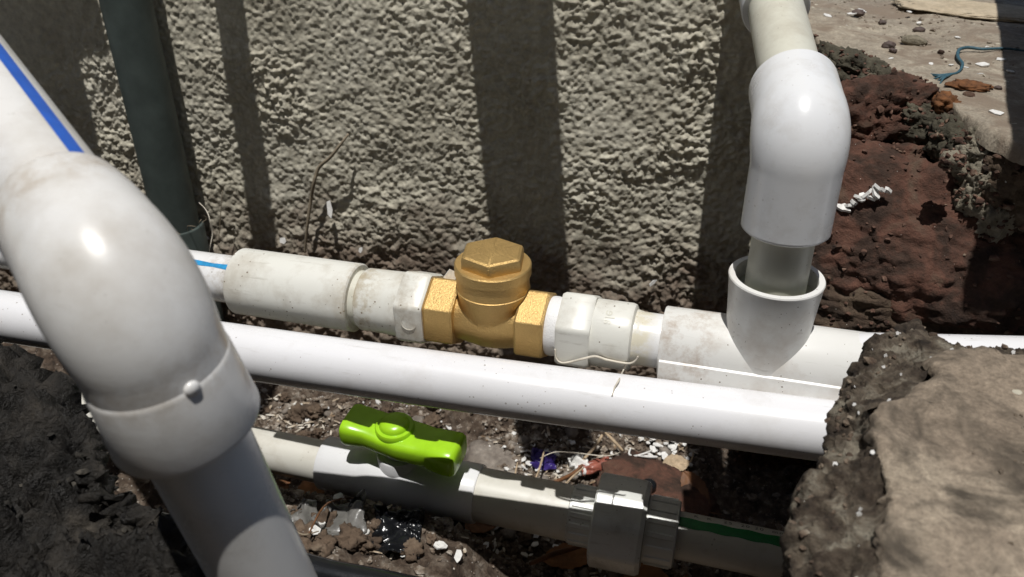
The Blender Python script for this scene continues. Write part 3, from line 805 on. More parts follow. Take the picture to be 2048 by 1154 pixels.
def handle():
    # lever as a loft of rounded sections along its length
    HA = Vector((1, -.075, -.015)).normalized()
    hz = (NU - HA*NU.dot(HA)).normalized(); hy = hz.cross(HA)
    secs = [(-.0405, .0100, -.0020, .0105, .0), (-.0398, .0128, -.0045, .0128, .0), (-.0370, .0136, -.0055, .0134, .0), (-.0320, .0134, -.0052, .0122, .0002), (-.024, .0128, -.0048, .0108, .0004), (-.013, .0134, -.0050, .0100, .0),
            (0, .0140, -.0056, .0100, -.0004), (.013, .0132, -.0062, .0102, -.0006), (.0205, .0124, -.0068, .0104, -.0008), (.0212, .0130, -.0078, .0106, -.0008), (.032, .0134, -.0086, .0114, -.0010), (.0375, .0134, -.0084, .0116, -.0010), (.0400, .0124, -.0070, .0104, -.0010), (.0410, .0095, -.0045, .0080, -.0010)]
    o = vc + NU*.0425 + HA*.0065
    rings = []
    for s, w, zb, zt, sh in secs:
        ring = []; n = 36
        for j in range(n):
            q = 2*math.pi*j/n; c, d = math.cos(q), math.sin(q)
            e = .52
            x = math.copysign(abs(c)**e, c)*w; z = math.copysign(abs(d)**e, d)*(zt - zb)/2 + (zt + zb)/2
            ring.append(o + HA*s*1.12 + hy*(x*1.16 + sh*3) + hz*z*1.14)
        rings.append(ring)
    h = link('handle', Geo().rings(rings, True, True, True).mesh(), M['lime'], t, smooth=55)
    hub = o + HA*(-.0065) + hz*.0018
    link('hub', Geo().lathe(hub, hz, [(-.006, .0090), (-.003, .0140), (.0085, .0146), (.0112, .0144), (.0124, .0136), (.0126, .0112), (.0142, .0108), (.0160, .0092), (.0171, .0062), (.0176, .0001)], seg=48).mesh(), M['lime'], h, smooth=50)
handle()
t = thing('pipe_union', B(-.03) - Vector((0, 0, .034)), 'grey white pipe union with wide ribbed nut after the ball valve', 'pipe fitting')
link('pipe', Geo().lathe(B(0), BA, [(-.150, .0200), (-.060, .0203)]).mesh(), M['pipe_cream'], t)
def ribbed(s0, s1, r, n, parent, name):
    o = link(name, Geo().lathe(B(0), BA, [(s0, r*.80), (s0, r - .0012), (s0 + .001, r), (s1 - .001, r), (s1, r - .0012), (s1, r*.7)], seg=64).mesh(), M['union_grey'], parent)
    a, e1, e2 = frame(BA)
    g = Geo()
    for i in range(n):
        q = 2*math.pi*(i + .35)/n
        d = e1*math.cos(q) + e2*math.sin(q); tn = a.cross(d)
        rows = []
        for s in (s0 + .0025, s1 - .0025):
            cpt = B(0) + a*s
            rows.append([cpt + d*(r - .0004) - tn*.0022, cpt + d*(r + .0009) - tn*.0014, cpt + d*(r + .0009) + tn*.0014, cpt + d*(r - .0004) + tn*.0022])
        g.rings(rows, True, True, True)
    link('rib', g.mesh(), M['union_grey'], o, smooth=25)
    return o
ribbed(-.0690, -.0490, .0212, 18, t, 'tail_collar')
NUT = .0345
nut = link('nut', Geo().lathe(B(0), BA, [(-.0505, .024), (-.0505, NUT*.955), (-.0490, NUT), (-.0170, NUT), (-.0140, NUT*.95), (-.0140, .024)], shape=poly_shape(9, math.radians(12), .13)).mesh(), M['union_grey'], t, smooth=28)
g = Geo(); a, e1, e2 = frame(BA)
for i in range(9):
    q = math.radians(12) + 2*math.pi*i/9
    d = e1*math.cos(q) + e2*math.sin(q); tn = a.cross(d)
    rows = []
    for s in (-.0485, -.0180):
        cpt = B(0) + a*s
        rows.append([cpt + d*(NUT*.972) - tn*.0030, cpt + d*(NUT*.985) - tn*.0014, cpt + d*(NUT*.985) + tn*.0014, cpt + d*(NUT*.972) + tn*.0030])
    g.rings(rows, True, True, True)
link('nut_rib', g.mesh(), M['union_grey'], nut, smooth=25)
ribbed(-.0145, .0085, .0238, 16, t, 'end_collar')
t = thing('water_pipe', B(.15) - Vector((0, 0, R)), 'grey white pipe with green stripe and small black lettering beyond the union', 'pipe')
gp = link('pipe', Geo().lathe(B(0), BA, [(.000, R), (.45, R)]).mesh(), M['pipe_cream'], t)
link('stripe', patch(B(0), BA, R + .00016, .0085, .44, -3, 24, wob=1.5, ns=120).mesh(), M['green_print'], gp)
text_on_pipe('K  K   25  20 20  mm', B(0), BA, R, .018, -12, .0052, True, .00016, M['ink'], 'lettering', gp, 1.35)

# --- black pipe on the trench floor in front
bp = [at(560, 1124, z=-.436), at(660, 1153, z=-.436), at(760, 1172, z=-.436), at(900, 1202, z=-.436), at(1150, 1264, z=-.436)]
d0 = (bp[1] - bp[0]).normalized()
tag(link('black_pipe', sweep([bp[0] - d0*.12] + bp, .0105, 32).mesh(), M['black_plastic'], smooth=60), 'glossy black pipe half hidden on the trench floor', 'pipe')

# --- near elbow and its two pipes
KF = V(-0.1557, 0.1726, -0.1186)
UF = Vector((-0.7954, 0.5554, 0.2424)).normalized(); LF = Vector((0.1275, 0.1122, -0.9855)).normalized()
t = thing('elbow_pipe', V(-.105, .20, -.45), 'big white elbow joining blue striped pipe to steep pipe, close in front', 'pipe fitting')
soil_band(M['pipe_new'], KF, UF, .022, .052, (.38, .29, .19), .55, 95, .44, .66)
soil_band(M['pipe_new'], KF, LF, .015, .034, (.40, .34, .27), .35, 160)
el = link('elbow', bend(KF, UF, LF, .044, .0520, .028, .0212, R, ra=.0193, bulge=.0012, seg=80, n=28).mesh(), M['pipe_new'], t, smooth=50)
# moulded shoulder of the lower socket and its little nub
link('socket_collar', Geo().lathe(KF, LF, [(.0262, .0209), (.0270, .0214), (.0285, .0217), (.0505, .0232), (.0522, .0226), (.0522, R)], seg=80).mesh(), M['pipe_new'], el)
vd = (Vector((0, 0, Z0)) - (KF + LF*.0268)); vd = (vd - LF*vd.dot(LF)).normalized()
sd = LF.cross(vd)
nd_ = (vd*.97 + sd*.24) if (vd*.97 + sd*.24).dot(Vector(r_)) > (vd*.97 - sd*.24).dot(Vector(r_)) else (vd*.97 - sd*.24)
nb = KF + LF*.0268 + nd_.normalized()*.0209
link('mould_nub', Geo().lathe(nb, nd_, [(-.001, .0026), (.0008, .0024), (.0016, .0016), (.0018, .0001)], seg=24).mesh(), M['pipe_new'], el)
up_p = link('pipe', Geo().lathe(KF, UF, [(.030, R), (.62, R)], seg=64).mesh(), M['pipe_new'], t)
vd = (Vector((0, 0, Z0)) - (KF + UF*.12)); vd = (vd - UF*vd.dot(UF)).normalized()
sd = UF.cross(vd)
if sd.dot(Vector(r_)) < 0: sd = -sd
link('stripe', patch(KF, UF, R + .00018, .038, .60, 52, 34, ref=sd, side=vd, ns=60).mesh(), M['blue'], up_p)
link('pipe', Geo().lathe(KF, LF, [(.030, R), (.352, R)], seg=64).mesh(), M['pipe_new'], t)

# --- dark green pipe standing against the wall
gb = at(352, 440, y=.634)
gt = at(224, -120, y=.634)
GD = (gt - gb).normalized()
t = thing('green_pipe', gb - GD*.12, 'dark green upright pipe standing in a socket against the plaster wall', 'pipe')
link('pipe', Geo().lathe(gb, GD, [(-.06, .0205), (.85, .0205)]).mesh(), M['green_pipe'], t)
link('socket', Geo().lathe(gb, GD, [(-.15, .0242), (-.0070, .0242), (-.0055, .0236), (-.0055, .0205)]).mesh(), M['green_pipe'], t)
for i in range(16):
    q = random.uniform(-2.6, .9); rr = .022
    a, e1, e2 = frame(GD, (1, 0, 0))
    p0 = gb + (e1*math.cos(q) + e2*math.sin(q))*rr - GD*.006
    p1 = p0 + Vector((random.uniform(-.006, .008), random.uniform(-.008, .004), random.uniform(.003, .009)))
    p2 = p1 + Vector((random.uniform(-.010, .012), random.uniform(-.008, .004), random.uniform(-.006, .006)))
    strand('root_hair', [p0, p1, p2], .0003, M['twig'], t)

# ------------------------------------------------------------------ added blockers, shaped to throw the shadows on wall and bank (all stand above the picture)
def wall_at(px, py): return at(px, py, y=YW)
def blocker(name, top_px, low_px, rad0, rad1, z0, label):  # made-up stub out of view, aimed so its shadow stripes the wall
    a, b = wall_at(*top_px), wall_at(*low_px)
    zt = z0 + Z0
    k = (b.x - a.x)/((a.z - b.z)/SUN_TAN) + SUN_LAT
    x0 = a.x - (zt - a.z)/SUN_TAN*(k - SUN_LAT)
    s1 = .205
    p0 = Vector((x0 - k*.02, YW + .02, zt)); p1 = Vector((x0 + k*s1, YW - s1, zt))
    ax = p1 - p0; L = ax.length
    tag(link(name, Geo().lathe(p0, ax, [(0, rad0), (L - .001, rad1), (L, rad1 - .001), (L, rad1 - .003), (L - .02, rad1 - .004)], seg=48, cap1=True).mesh(), M['riser']), label, 'drain spout')
blocker('shadow_blocker', (1017, 0), (1058, 520), .0305, .0345, .05, 'added wide shadow spout jutting out of the wall above the brass valve')
blocker('shadow_blocker', (458, 0), (538, 520), .0135, .0140, .05, 'added narrow shadow spout jutting out of the wall near the green pipe')
def box_obj(name, x0, x1, y0, y1, z0, z1, mat, parent):
    g = Geo(); rings = []
    c = .004
    for z, i in ((z0, c), (z0 + c, 0), (z1 - c, 0), (z1, c)):
        rings.append([(x0 + i, y0 + i, z), (x1 - i, y0 + i, z), (x1 - i, y1 - i, z), (x0 + i, y1 - i, z)])
    return link(name, g.rings(rings, True, True, True).mesh(), mat, parent, smooth=30)
q1 = wall_at(165, 145); q2 = wall_at(225, 60); q3 = wall_at(262, 400)
t = thing('shadow_ledge', (-.9, YW - .05, Z0), 'added unseen shadow ledge on the wall at the left, above the green pipe', 'ledge')  # added out of view, depth set by where its shadow ends
zl = Z0 + .03
box_obj('shadow_ledge_block', -1.9, q1.x + .004, YW - (zl - q3.z)/SUN_TAN, YW + .02, zl, zl + .06, M['apron'], t)
box_obj('shadow_ledge_end', q1.x + .004, q2.x - .004, YW - (zl - q1.z)/SUN_TAN, YW + .02, zl + .001, zl + .058, M['apron'], t)
t = thing('shadow_shelf', (.45, .66, Z0 - ZA), 'added unseen shadow shelf on a pier standing over the right end of the apron', 'shelf')  # board and pier added out of view to shade the right edge
g = Geo()
zl = Z0 + .02
lo = [(.160, .425), (.90, .425), (.90, .98), (.268, .98)]
g.rings([[(x, y, zl) for x, y in lo], [(x, y, zl + .05) for x, y in lo]], True, True, True)
link('shadow_board', g.mesh(), M['slab'], t, smooth=None)
box_obj('pier', .60, .88, .55, .95, Z0 + ZA - .04, zl, M['slab'], t)

# ------------------------------------------------------------------ litter and rubble
def flake_mesh(w, l, h, seed, n=7, bend_=.25):
    rd = random.Random(seed)
    pts = []
    for i in range(n):
        q = 2*math.pi*i/n + rd.uniform(-.25, .25); k = rd.uniform(.7, 1.1)
        pts.append((math.cos(q)*w*.5*k, math.sin(q)*l*.5*k))
    bz = lambda x, y: bend_*(x*x/w + .4*y*y/l) + rd.uniform(-.1, .1)*h
    top = [(x, y, bz(x, y) + h*.5) for x, y in pts]; bot = [(x*.97, y*.97, z - h) for x, y, z in top]
    c = (0, 0, h*.5 + rd.uniform(0, .15)*w*bend_); v = bot + top + [c]
    f = [tuple(range(n))[::-1]] + [(i, (i+1) % n, n + (i+1) % n, n + i) for i in range(n)] + [(n + i, n + (i+1) % n, 2*n) for i in range(n)]
    return mesh_of(v, f)
def leaf_mesh(L, W, curl, seed):
    rd = random.Random(seed); rows = []; n, m = 18, 9
    for i in range(n + 1):
        u = i/n; hw = W*.5*math.sin(math.pi*min(1, u*.97 + .015))**.75*(1 - .25*u)
        row = []
        for j in range(m + 1):
            s = (j/m)*2 - 1
            z = curl*(abs(s)**1.5)*hw*1.1 + curl*.5*L*(u - .5)**2 + math.sin(u*22 + s*4)*.0006 + (-.0008 if abs(s) < .12 else 0)
            row.append(Vector(((u - .5)*L, s*hw*(1 + .06*math.sin(u*40 + seed)), z)))
        rows.append(row)
    bot = [[p + Vector((0, 0, -.0005)) for p in r] for r in rows]
    g = Geo(); g.rings(rows, False); g.rings([r[::-1] for r in bot], False)
    st = [Vector((L*.48 + k*.22*L/5, .0015*k*k/5, curl*.12*L + .0006*k)) for k in range(6)]
    me0 = sweep(st, .0007, 6); b = len(g.v); g.v += me0.v; g.f += [tuple(b + i for i in f) for f in me0.f]
    return mesh_of(g.v, g.f)
def film_mesh(w, l, seed, amp=.35, n=26):
    x = np.linspace(-.5, .5, n); X, Y = np.meshgrid(x, x, indexing='ij')
    p = np.stack([X.ravel(), Y.ravel(), np.full(X.size, seed*1.37)], 1)
    z = (np.abs(fbm(p, 3.0, 3, seed))*amp + fbm(p, 1.4, 2, seed + 3)*amp*.5).reshape(n, n)
    ex = (fbm(p, 2.5, 2, seed + 6)*.16).reshape(n, n); ey = (fbm(p, 2.5, 2, seed + 9)*.16).reshape(n, n)
    r2 = np.clip(1 - 1.1*np.maximum(np.abs(X), np.abs(Y))**6*40, .55, 1)
    P = np.stack([(X + ex)*w*r2, (Y + ey)*l*r2, z*min(w, l)], -1)
    g = grid_mesh(P, 'film'); return g

def on_floor(px, py, up=.004):
    z = .01
    for _ in range(6):
        p = at(px, py, z=z - Z0); z = .5*z + .5*(fz(p.x, p.y) + up)
    p.z = fz(p.x, p.y) + up
    return p
def item(name, me, mat, px, py, rot, label, cat, up=.004, group=None, smooth=180, scale=1.0):
    return place(name, me, mat, on_floor(px, py, up), rot, label, cat, group, None, smooth, scale)

item('dry_leaf', leaf_mesh(.040, .028, .10, 1), M['leaf'], 624, 982, (.25, -.1, -.9), 'broad dry orange brown leaf lying under the cream pipe', 'leaf', .018)
item('dry_leaf', leaf_mesh(.040, .022, .3, 2), M['leaf_dark'], 1392, 985, (.5, .3, -.9), 'dark curled leaf leaning at the shadowed trench end', 'leaf', .016)
item('dry_leaf', leaf_mesh(.045, .026, .2, 3), M['leaf'], 1140, 1115, (.15, .1, .5), 'orange dry leaf poking out under the union nut', 'leaf', .010)
item('dry_leaf', leaf_mesh(.050, .026, .15, 4), M['leaf'], 1282, 1148, (.1, -.2, -.3), 'orange dry leaf lying in front of the union nut', 'leaf', .008)
item('dry_leaf', leaf_mesh(.030, .018, .3, 5), M['leaf_dark'], 560, 1022, (.1, .2, 1.3), 'small dark brown leaf beside the steep near pipe', 'leaf', .008)
item('dry_leaf', leaf_mesh(.030, .02, .25, 6), M['leaf_dark'], 955, 1050, (.2, .2, .3), 'brown leaf scrap under the short thick pipe', 'leaf', .008)
item('plastic_film', film_mesh(.055, .045, 3, .16), M['grey_film'], 690, 1062, (.1, 0, .4), 'crumpled grey plastic film in front of the ball valve', 'plastic film', .006)
item('plastic_film', film_mesh(.045, .05, 5, .16), M['grey_film'], 600, 1055, (.1, .1, 1.0), 'crumpled grey plastic film beside the steep near pipe', 'plastic film', .004)
item('plastic_bag', film_mesh(.062, .052, 8, .26, 44), M['black_plastic'], 800, 1082, (.2, 0, .2), 'crumpled black plastic bag below the ball valve', 'plastic bag', .004)
item('plastic_bag', film_mesh(.024, .075, 12, .4, 34), M['black_plastic'], 905, 1095, (.0, .3, .25), 'twisted black plastic strip beside the white paper scrap', 'plastic bag', .005)
item('paper_scrap', film_mesh(.016, .038, 14, .3, 18), M['white_scrap'], 893, 1082, (.3, 0, .45), 'long torn white paper scrap lying on the rubble', 'paper', .012)
item('paper_scrap', flake_mesh(.012, .014, .0008, 4), M['white_scrap'], 876, 1044, (.5, .2, .3), 'folded square of white paper below the ball valve', 'paper', .012, smooth=20)
item('card_scrap', flake_mesh(.017, .011, .0012, 8, 5), M['tan_card'], 632, 1022, (.3, .1, .9), 'torn tan card scrap next to the leaf', 'card', .009, smooth=20)
item('card_scrap', flake_mesh(.018, .012, .001, 9, 6), M['red_wrap'], 652, 1024, (.2, -.2, .2), 'pinkish red card scrap next to the leaf', 'card', .008, smooth=20)
item('card_scrap', flake_mesh(.012, .009, .001, 10, 6), M['teal'], 672, 1006, (.3, .1, .1), 'small dark green scrap in front of the valve body', 'card', .008, smooth=20)
item('wrapper', film_mesh(.034, .026, 18, .3, 20), M['purple'], 1085, 928, (.15, .1, .3), 'crumpled deep purple wrapper behind the short pipe', 'wrapper', .006)
item('wrapper', film_mesh(.024, .030, 19, .4, 20), M['white_scrap'], 1152, 928, (.4, .2, .6), 'creased white wrapper corner behind the short pipe', 'wrapper', .008)
item('wrapper', film_mesh(.040, .016, 20, .3, 20), M['red_wrap'], 1186, 935, (.3, -.1, .5), 'folded red wrapper behind the union', 'wrapper', .010)
item('brick_fragment', chunk_mesh((.095, .060, .022), 33, 5, 4, .08), M['brick'], 1310, 990, (.08, .05, -.45), 'flat red brick fragment on the trench floor behind the union', 'brick', .004)
item('concrete_fragment', chunk_mesh((.060, .050, .014), 35, 4, 4, .08), M['stone'], 1000, 925, (.05, .05, .2), 'flat grey concrete fragment with white flecks behind the short pipe', 'stone', .002)
item('yellow_leaf', leaf_mesh(.026, .02, .2, 9), M['straw'], 1352, 928, (.3, .1, .5), 'pale yellow leaf scrap behind the brick fragment', 'leaf', .012)
place('black_plug', chunk_mesh((.013, .012, .012), 37, 3, 2, .04), M['black_plastic'], on_floor(1298, 972, .020), (0, 0, 0), 'shiny black plug lying on the brick fragment', 'plug')
def stick(pts_px, r, mat, label, cat, up=.01):
    strand('wood_shaving' if cat == 'shaving' else cat.replace(' ', '_'), [on_floor(px, py, up + d) for px, py, d in pts_px], r, mat, label=label, cat=cat)
stick([(1160, 925, .002), (1180, 905, .005), (1200, 878, .008), (1204, 870, .008)], .0016, M['straw'], 'pale wood shaving leaning left under the plain pipe', 'shaving')
stick([(1210, 869, .008), (1228, 885, .006), (1246, 902, .002)], .0016, M['straw'], 'pale wood shaving leaning right under the plain pipe', 'shaving')
stick([(1262, 896, .008), (1258, 908, .006), (1268, 914, .004), (1290, 908, .006), (1304, 902, .006)], .0011, M['white_scrap'], 'white curled plastic strip near the pile of chips', 'plastic strip')
stick([(1275, 912, .006), (1300, 914, .005), (1315, 914, .004)], .0014, M['white_scrap'], 'straight white sliver near the pile of chips', 'plastic strip')
stick([(1095, 970, .006), (1115, 962, .010), (1145, 948, .010), (1165, 930, .012)], .0018, M['leaf_dark'], 'brown twig across the white wrapper', 'twig')
stick([(1125, 975, .008), (1145, 958, .012), (1168, 935, .012)], .0009, M['straw'], 'thin pale straw across the brown twig', 'straw')
stick([(1070, 960, .006), (1080, 935, .010), (1088, 905, .012)], .0010, M['straw'], 'pale straw standing over the purple wrapper', 'straw')
stick([(1030, 950, .006), (1035, 925, .010)], .0009, M['straw'], 'short orange tinted straw beside the purple wrapper', 'straw')
stick([(1080, 918, .008), (1110, 905, .012), (1150, 906, .010), (1210, 912, .010), (1240, 905, .006)], .0005, M['fibre'], 'long thin root looping over the rubble', 'root')
stick([(620, 1080, .010), (660, 1035, .014), (720, 1000, .016)], .0008, M['leaf_dark'], 'dark thin stalk arching over the grey film', 'twig', .008)
stick([(560, 1040, .010), (600, 1075, .010), (640, 1080, .010)], .0006, M['twig'], 'thin dry stalk curving beside the near pipe', 'twig', .008)
stick([(1060, 1130, .006), (1110, 1108, .012), (1170, 1090, .010)], .0022, M['leaf_dark'], 'rusty brown stick resting on the orange leaf', 'stick', .008)
# white thread and twigs on the wall
wy = lambda px, py, d=.006: at(px, py, y=YW - d)
strand('dry_root', [wy(697, 268, .008), wy(680, 290, .012), wy(660, 315, .012), wy(638, 335, .010), wy(628, 365, .012), wy(622, 400, .010), wy(616, 440, .012), wy(612, 480, .012), wy(610, 505, .012)], .0017, M['twig'], label='dried root clinging to the plaster wall above the long coupling', cat='root')
strand('root_thread', [wy(398, 405, .04), wy(412, 420, .045), wy(420, 440, .05), wy(425, 465, .05), wy(421, 490, .055), wy(419, 505, .055)], .0005, M['fibre'], label='pale thread hanging beside the foot of the green pipe', cat='thread')
strand('root_thread', [wy(445, 380, .01), wy(442, 420, .012), wy(438, 478, .014)], .0004, M['twig'], label='thin dark stem against the wall right of the green pipe', cat='thread')
wc = [flake_mesh(.006, .009, .001, 50 + i, 5, .1) for i in range(3)]
for i, (px, py, s, lab) in enumerate([(660, 420, (1.0, 2.6, 1), 'long white chip stuck upright on the wall beside the dried root'), (565, 481, (1.3, .8, 1), 'square white chip lying in the narrow shadow on the wall foot'), (721, 500, (.8, .8, 1), 'small bright white chip above the left adapter'),
                                 (413, 475, (1.2, .5, 1), 'white chip by the foot of the green pipe'), (900, 552, (1.7, 1.2, 1), 'white paper chip stuck behind the left end of the brass valve'), (1305, 566, (.7, 1.2, 1), 'white chip on the shaded wall left of the riser')]):
    pz = wy(px, py, .010 if px != 900 else .20)
    place('white_chip', wc[i % 3], M['white_scrap'], pz, (1.2, .2*i, .3), lab, 'chip', smooth=20, scale=s)

# pebbles, chips and clods on the floor, each one a thing
peb = [chunk_mesh((1, .8, .62), 70 + i, 2, 2.6, .22) for i in range(6)]
for m_ in peb: m_.materials.append(M['stone'])
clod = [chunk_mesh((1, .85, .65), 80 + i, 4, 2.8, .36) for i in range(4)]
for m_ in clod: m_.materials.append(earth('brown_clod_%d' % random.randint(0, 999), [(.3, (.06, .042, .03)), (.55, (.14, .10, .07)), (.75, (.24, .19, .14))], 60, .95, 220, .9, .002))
chip = [flake_mesh(1, 1.3, .14, 90 + i, 6, .1) for i in range(6)]
for m_ in chip: m_.materials.append(M['white_scrap'])
def scatter(n, regions, meshes, name, label, cat, group, smin, smax, up, flat=False, smooth=180):
    for k in range(n):
        x0, x1, y0, y1 = random.choice(regions)
        px, py = random.uniform(x0, x1), random.uniform(y0, y1)
        s = random.uniform(smin, smax)
        me = random.choice(meshes)
        loc = on_floor(px, py, up*s)
        rot = (random.uniform(-.5, .5), random.uniform(-.5, .5), random.uniform(0, 6.28))
        place(name, me, None, loc, rot, label, cat, group, None, smooth, s)
vis = [(520, 900, 790, 880), (560, 1130, 960, 1090), (950, 1150, 880, 960), (1130, 1380, 1080, 1154), (960, 1400, 850, 960)]
scatter(70, vis, peb, 'pebble', 'small grey pebble in the rubble on the trench floor', 'pebble', 'pebbles on the trench floor', .006, .014, .25)
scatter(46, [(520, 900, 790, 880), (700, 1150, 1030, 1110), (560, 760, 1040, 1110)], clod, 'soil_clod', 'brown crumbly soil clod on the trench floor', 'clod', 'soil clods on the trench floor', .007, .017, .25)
scatter(70, vis, chip, 'plaster_chip', 'white plaster chip scattered on the trench floor', 'chip', 'white chips on the trench floor', .003, .0075, .35, smooth=20)
scatter(85, [(560, 760, 990, 1080), (760, 1130, 1040, 1120)], chip, 'heap_chip', 'white chip on the rubble heap beside the black plastic', 'chip', 'white chips on the rubble heap', .003, .009, .6, smooth=20)
scatter(40, [(1290, 1385, 865, 930)], chip, 'pile_chip', 'white plaster chip in the pile beside the curled strip', 'chip', 'white chips in the pile', .004, .008, .9, smooth=20)
scatter(24, [(975, 1060, 890, 960), (1040, 1130, 900, 960)], chip, 'scrap_chip', 'white paper chip around the purple wrapper', 'chip', 'white chips round the wrapper', .003, .007, 1.2, smooth=20)

# on the apron
for i, (px, py, s, mt, lab) in enumerate([(1717, 26, .010, 'dark_stone', 'dark round pebble nearest the white coupling on the apron'), (1778, 91, .010, 'dark_stone', 'dark oval pebble on the apron above a smaller dark one'), (1786, 101, .006, 'dark_stone', 'small dark pebble below the oval one on the apron'),
                                  (1765, 45, .006, 'dark_stone', 'flat dark crumb on the apron behind the pebbles'), (1838, 62, .010, 'dark_stone', 'thin dark crumb on the apron near the pale patch'), (1882, 104, .005, 'brick', 'tiny red crumb left of the blue rope'), (1937, 190, .007, 'brick', 'small red crumb below the rusty flake'), (1996, 176, .005, 'dark_stone', 'dark crumb right of the rusty flake')]):
    m_ = chunk_mesh((s, s*.8, s*.55), 120 + i, 3, 2.4, .2)
    place('apron_pebble', m_, M[mt], apron(px, py, .002), (0, 0, i), lab, 'pebble')
place('rusty_flake', chunk_mesh((.024, .013, .005), 141, 4, 2.4, .25), M['rust'], apron(1940, 172, .004), (.1, .05, .2), 'rusty orange flake lying on the apron', 'rust flake')
place('rusty_lump', chunk_mesh((.015, .013, .012), 143, 4, 2.6, .30), M['rust'], at(1893, 210, y=.585), (.4, .3, .2), 'rusty orange brown lump at the broken apron edge', 'rust lump')
ach = [flake_mesh(.009, .007, .001, 150 + i, 6, .15) for i in range(4)]
for m_ in ach: m_.materials.append(M['white_scrap'])
place('shell_chip', chunk_mesh((.020, .009, .007), 149, 3, 2.2, .2), M['mortar'], apron(1828, 81, .003), (.1, .1, -.3), 'pale split chip with dark underside on the apron', 'chip')
for px, py in [(1782, 117), (1655, 32), (1703, 28), (1724, 22), (1819, 24), (1838, 46), (1686, 52), (2021, 143), (1930, 135), (1965, 130), (1902, 130), (1993, 226), (1948, 62), (1990, 62), (2025, 95), (1862, 128), (1880, 170), (1975, 95), (2010, 70), (1915, 75), (2000, 120), (1955, 148)]:
    s = random.uniform(.5, 1.25)
    place('pale_chip', random.choice(ach), None, apron(px, py, .0015), (random.uniform(-.2, .2), random.uniform(-.2, .2), random.uniform(0, 6)), 'pale chip lying on the concrete apron', 'chip', 'pale chips on the apron', None, 20, s)
# lighter mortar skin on the apron
pm = chunk_mesh((.13, .07, .0035), 161, 5, 3, .10)
place('mortar_patch', pm, earth('pale_mortar_skin', [(.3, (.40, .33, .23)), (.6, (.52, .44, .32)), (.8, (.60, .52, .40))], 40, .9, 200, .6, .001), apron(1945, 18, .0015), (0, 0, -.35), 'light tan mortar patch on the apron', 'mortar')
# frayed blue rope
rope = thing('blue_rope', apron(1920, 110), 'frayed blue plastic rope end lying on the concrete apron', 'rope')
ap = lambda px, py, d=.004: apron(px, py, d)
strand('strand', [ap(2060, 103), ap(2010, 97), ap(1965, 98), ap(1935, 95), ap(1918, 100), ap(1916, 115), ap(1925, 128), ap(1918, 143), ap(1900, 150)], .0013, M['rope'], rope)
for dx, dy in [(-46, 4), (-44, 10), (-34, 14), (-50, 0), (-30, 20)]:
    strand('fray', [ap(1910, 146), ap(1900 + dx*.4, 150 + dy*.3, .005), ap(1910 + dx, 148 + dy, .003)], .0008, M['rope'], rope)
# white crumpled paper in the brick joint, hairs and flecks on the banks
jp = thing('paper_wad', at(1712, 402, y=.545), 'white crumpled paper bits wedged between the two red bricks', 'paper')
for i in range(12):
    px = 1682 + i*8.5; py = 415 - i*3.4 + random.uniform(-6, 6)
    place('scrap', flake_mesh(.009, .005, .0018, 170 + i, 6, .3), M['white_scrap'], at(px, py, y=.519), (random.uniform(-.8, .8), random.uniform(-.8, .8), random.uniform(0, 6)), parent=jp, smooth=20)

def flecks(name, pts, s0, s1, mat, label_kind='stuff'):
    g = Geo()
    for p in pts:
        s = random.uniform(s0, s1); n = 5; b = len(g.v)
        ax = Vector((random.uniform(-1, 1), random.uniform(-1.6, .2), random.uniform(.2, 1))).normalized()
        a, e1, e2 = frame(ax)
        ring = []
        for k in range(n):
            q = 6.283*k/n; ring.append(Vector(p) + (e1*math.cos(q)*random.uniform(.6, 1.2) + e2*math.sin(q)*random.uniform(.5, 1))*s)
        g.rings([ring, [r0 + ax*s*.25 for r0 in ring]], True, True, True)
    o = link(name, g.mesh(), mat, None, smooth=20)
    tag(o, 'tiny white flecks dusted over ' + name.replace('_', ' ').replace(' flecks', ''), 'flecks', kind=label_kind)
bp_ = Pb.reshape(-1, 3); sel = bp_[rng.integers(0, len(bp_), 150)]
flecks('earth_bank_flecks', [tuple(q + np.array([0, -.0005, .0005])) for q in sel], .0006, .0014, M['white_scrap'])
bp_ = Pf.reshape(-1, 3); sel = bp_[rng.integers(0, len(bp_), 170)]
flecks('broken_edge_flecks', [tuple(q + np.array([-.0003, 0, .0005])) for q in sel], .0005, .0013, M['white_scrap'])
pts = []
for k in range(420):
    x0, x1, y0, y1 = random.choice(vis)
    p = on_floor(random.uniform(x0, x1), random.uniform(y0, y1), .002); pts.append(p)
flecks('trench_floor_flecks', pts, .0004, .0016, M['white_scrap'])

# fine gravel and crumbs
def crumbs(name, pts, s0, s1, mat, label, cat='gravel'):
    bm = bmesh.new(); bmesh.ops.create_icosphere(bm, subdivisions=1, radius=1.0)
    base = np.array([v.co for v in bm.verts]); faces = np.array([[v.index for v in f.verts] for f in bm.faces]); bm.free()
    vs, fs = [], []
    r2 = np.random.default_rng(len(pts))
    for k, p in enumerate(pts):
        s = random.uniform(s0, s1)*(1.8 if random.random() < .10 else 1)
        q = base*r2.uniform(.6, 1.3, (len(base), 1))*np.array([1, random.uniform(.6, 1), random.uniform(.45, .8)])*s
        a = random.uniform(0, 6.28); c, d = math.cos(a), math.sin(a)
        q = np.stack([q[:, 0]*c - q[:, 1]*d, q[:, 0]*d + q[:, 1]*c, q[:, 2]], 1) + np.array([p[0], p[1], p[2] + s*.25])
        fs.append(faces + len(base)*k); vs.append(q)
    me = mesh_of(np.concatenate(vs), np.concatenate(fs))
    tag(link(name, me, mat, smooth=40), label, cat, kind='stuff')
pts = []
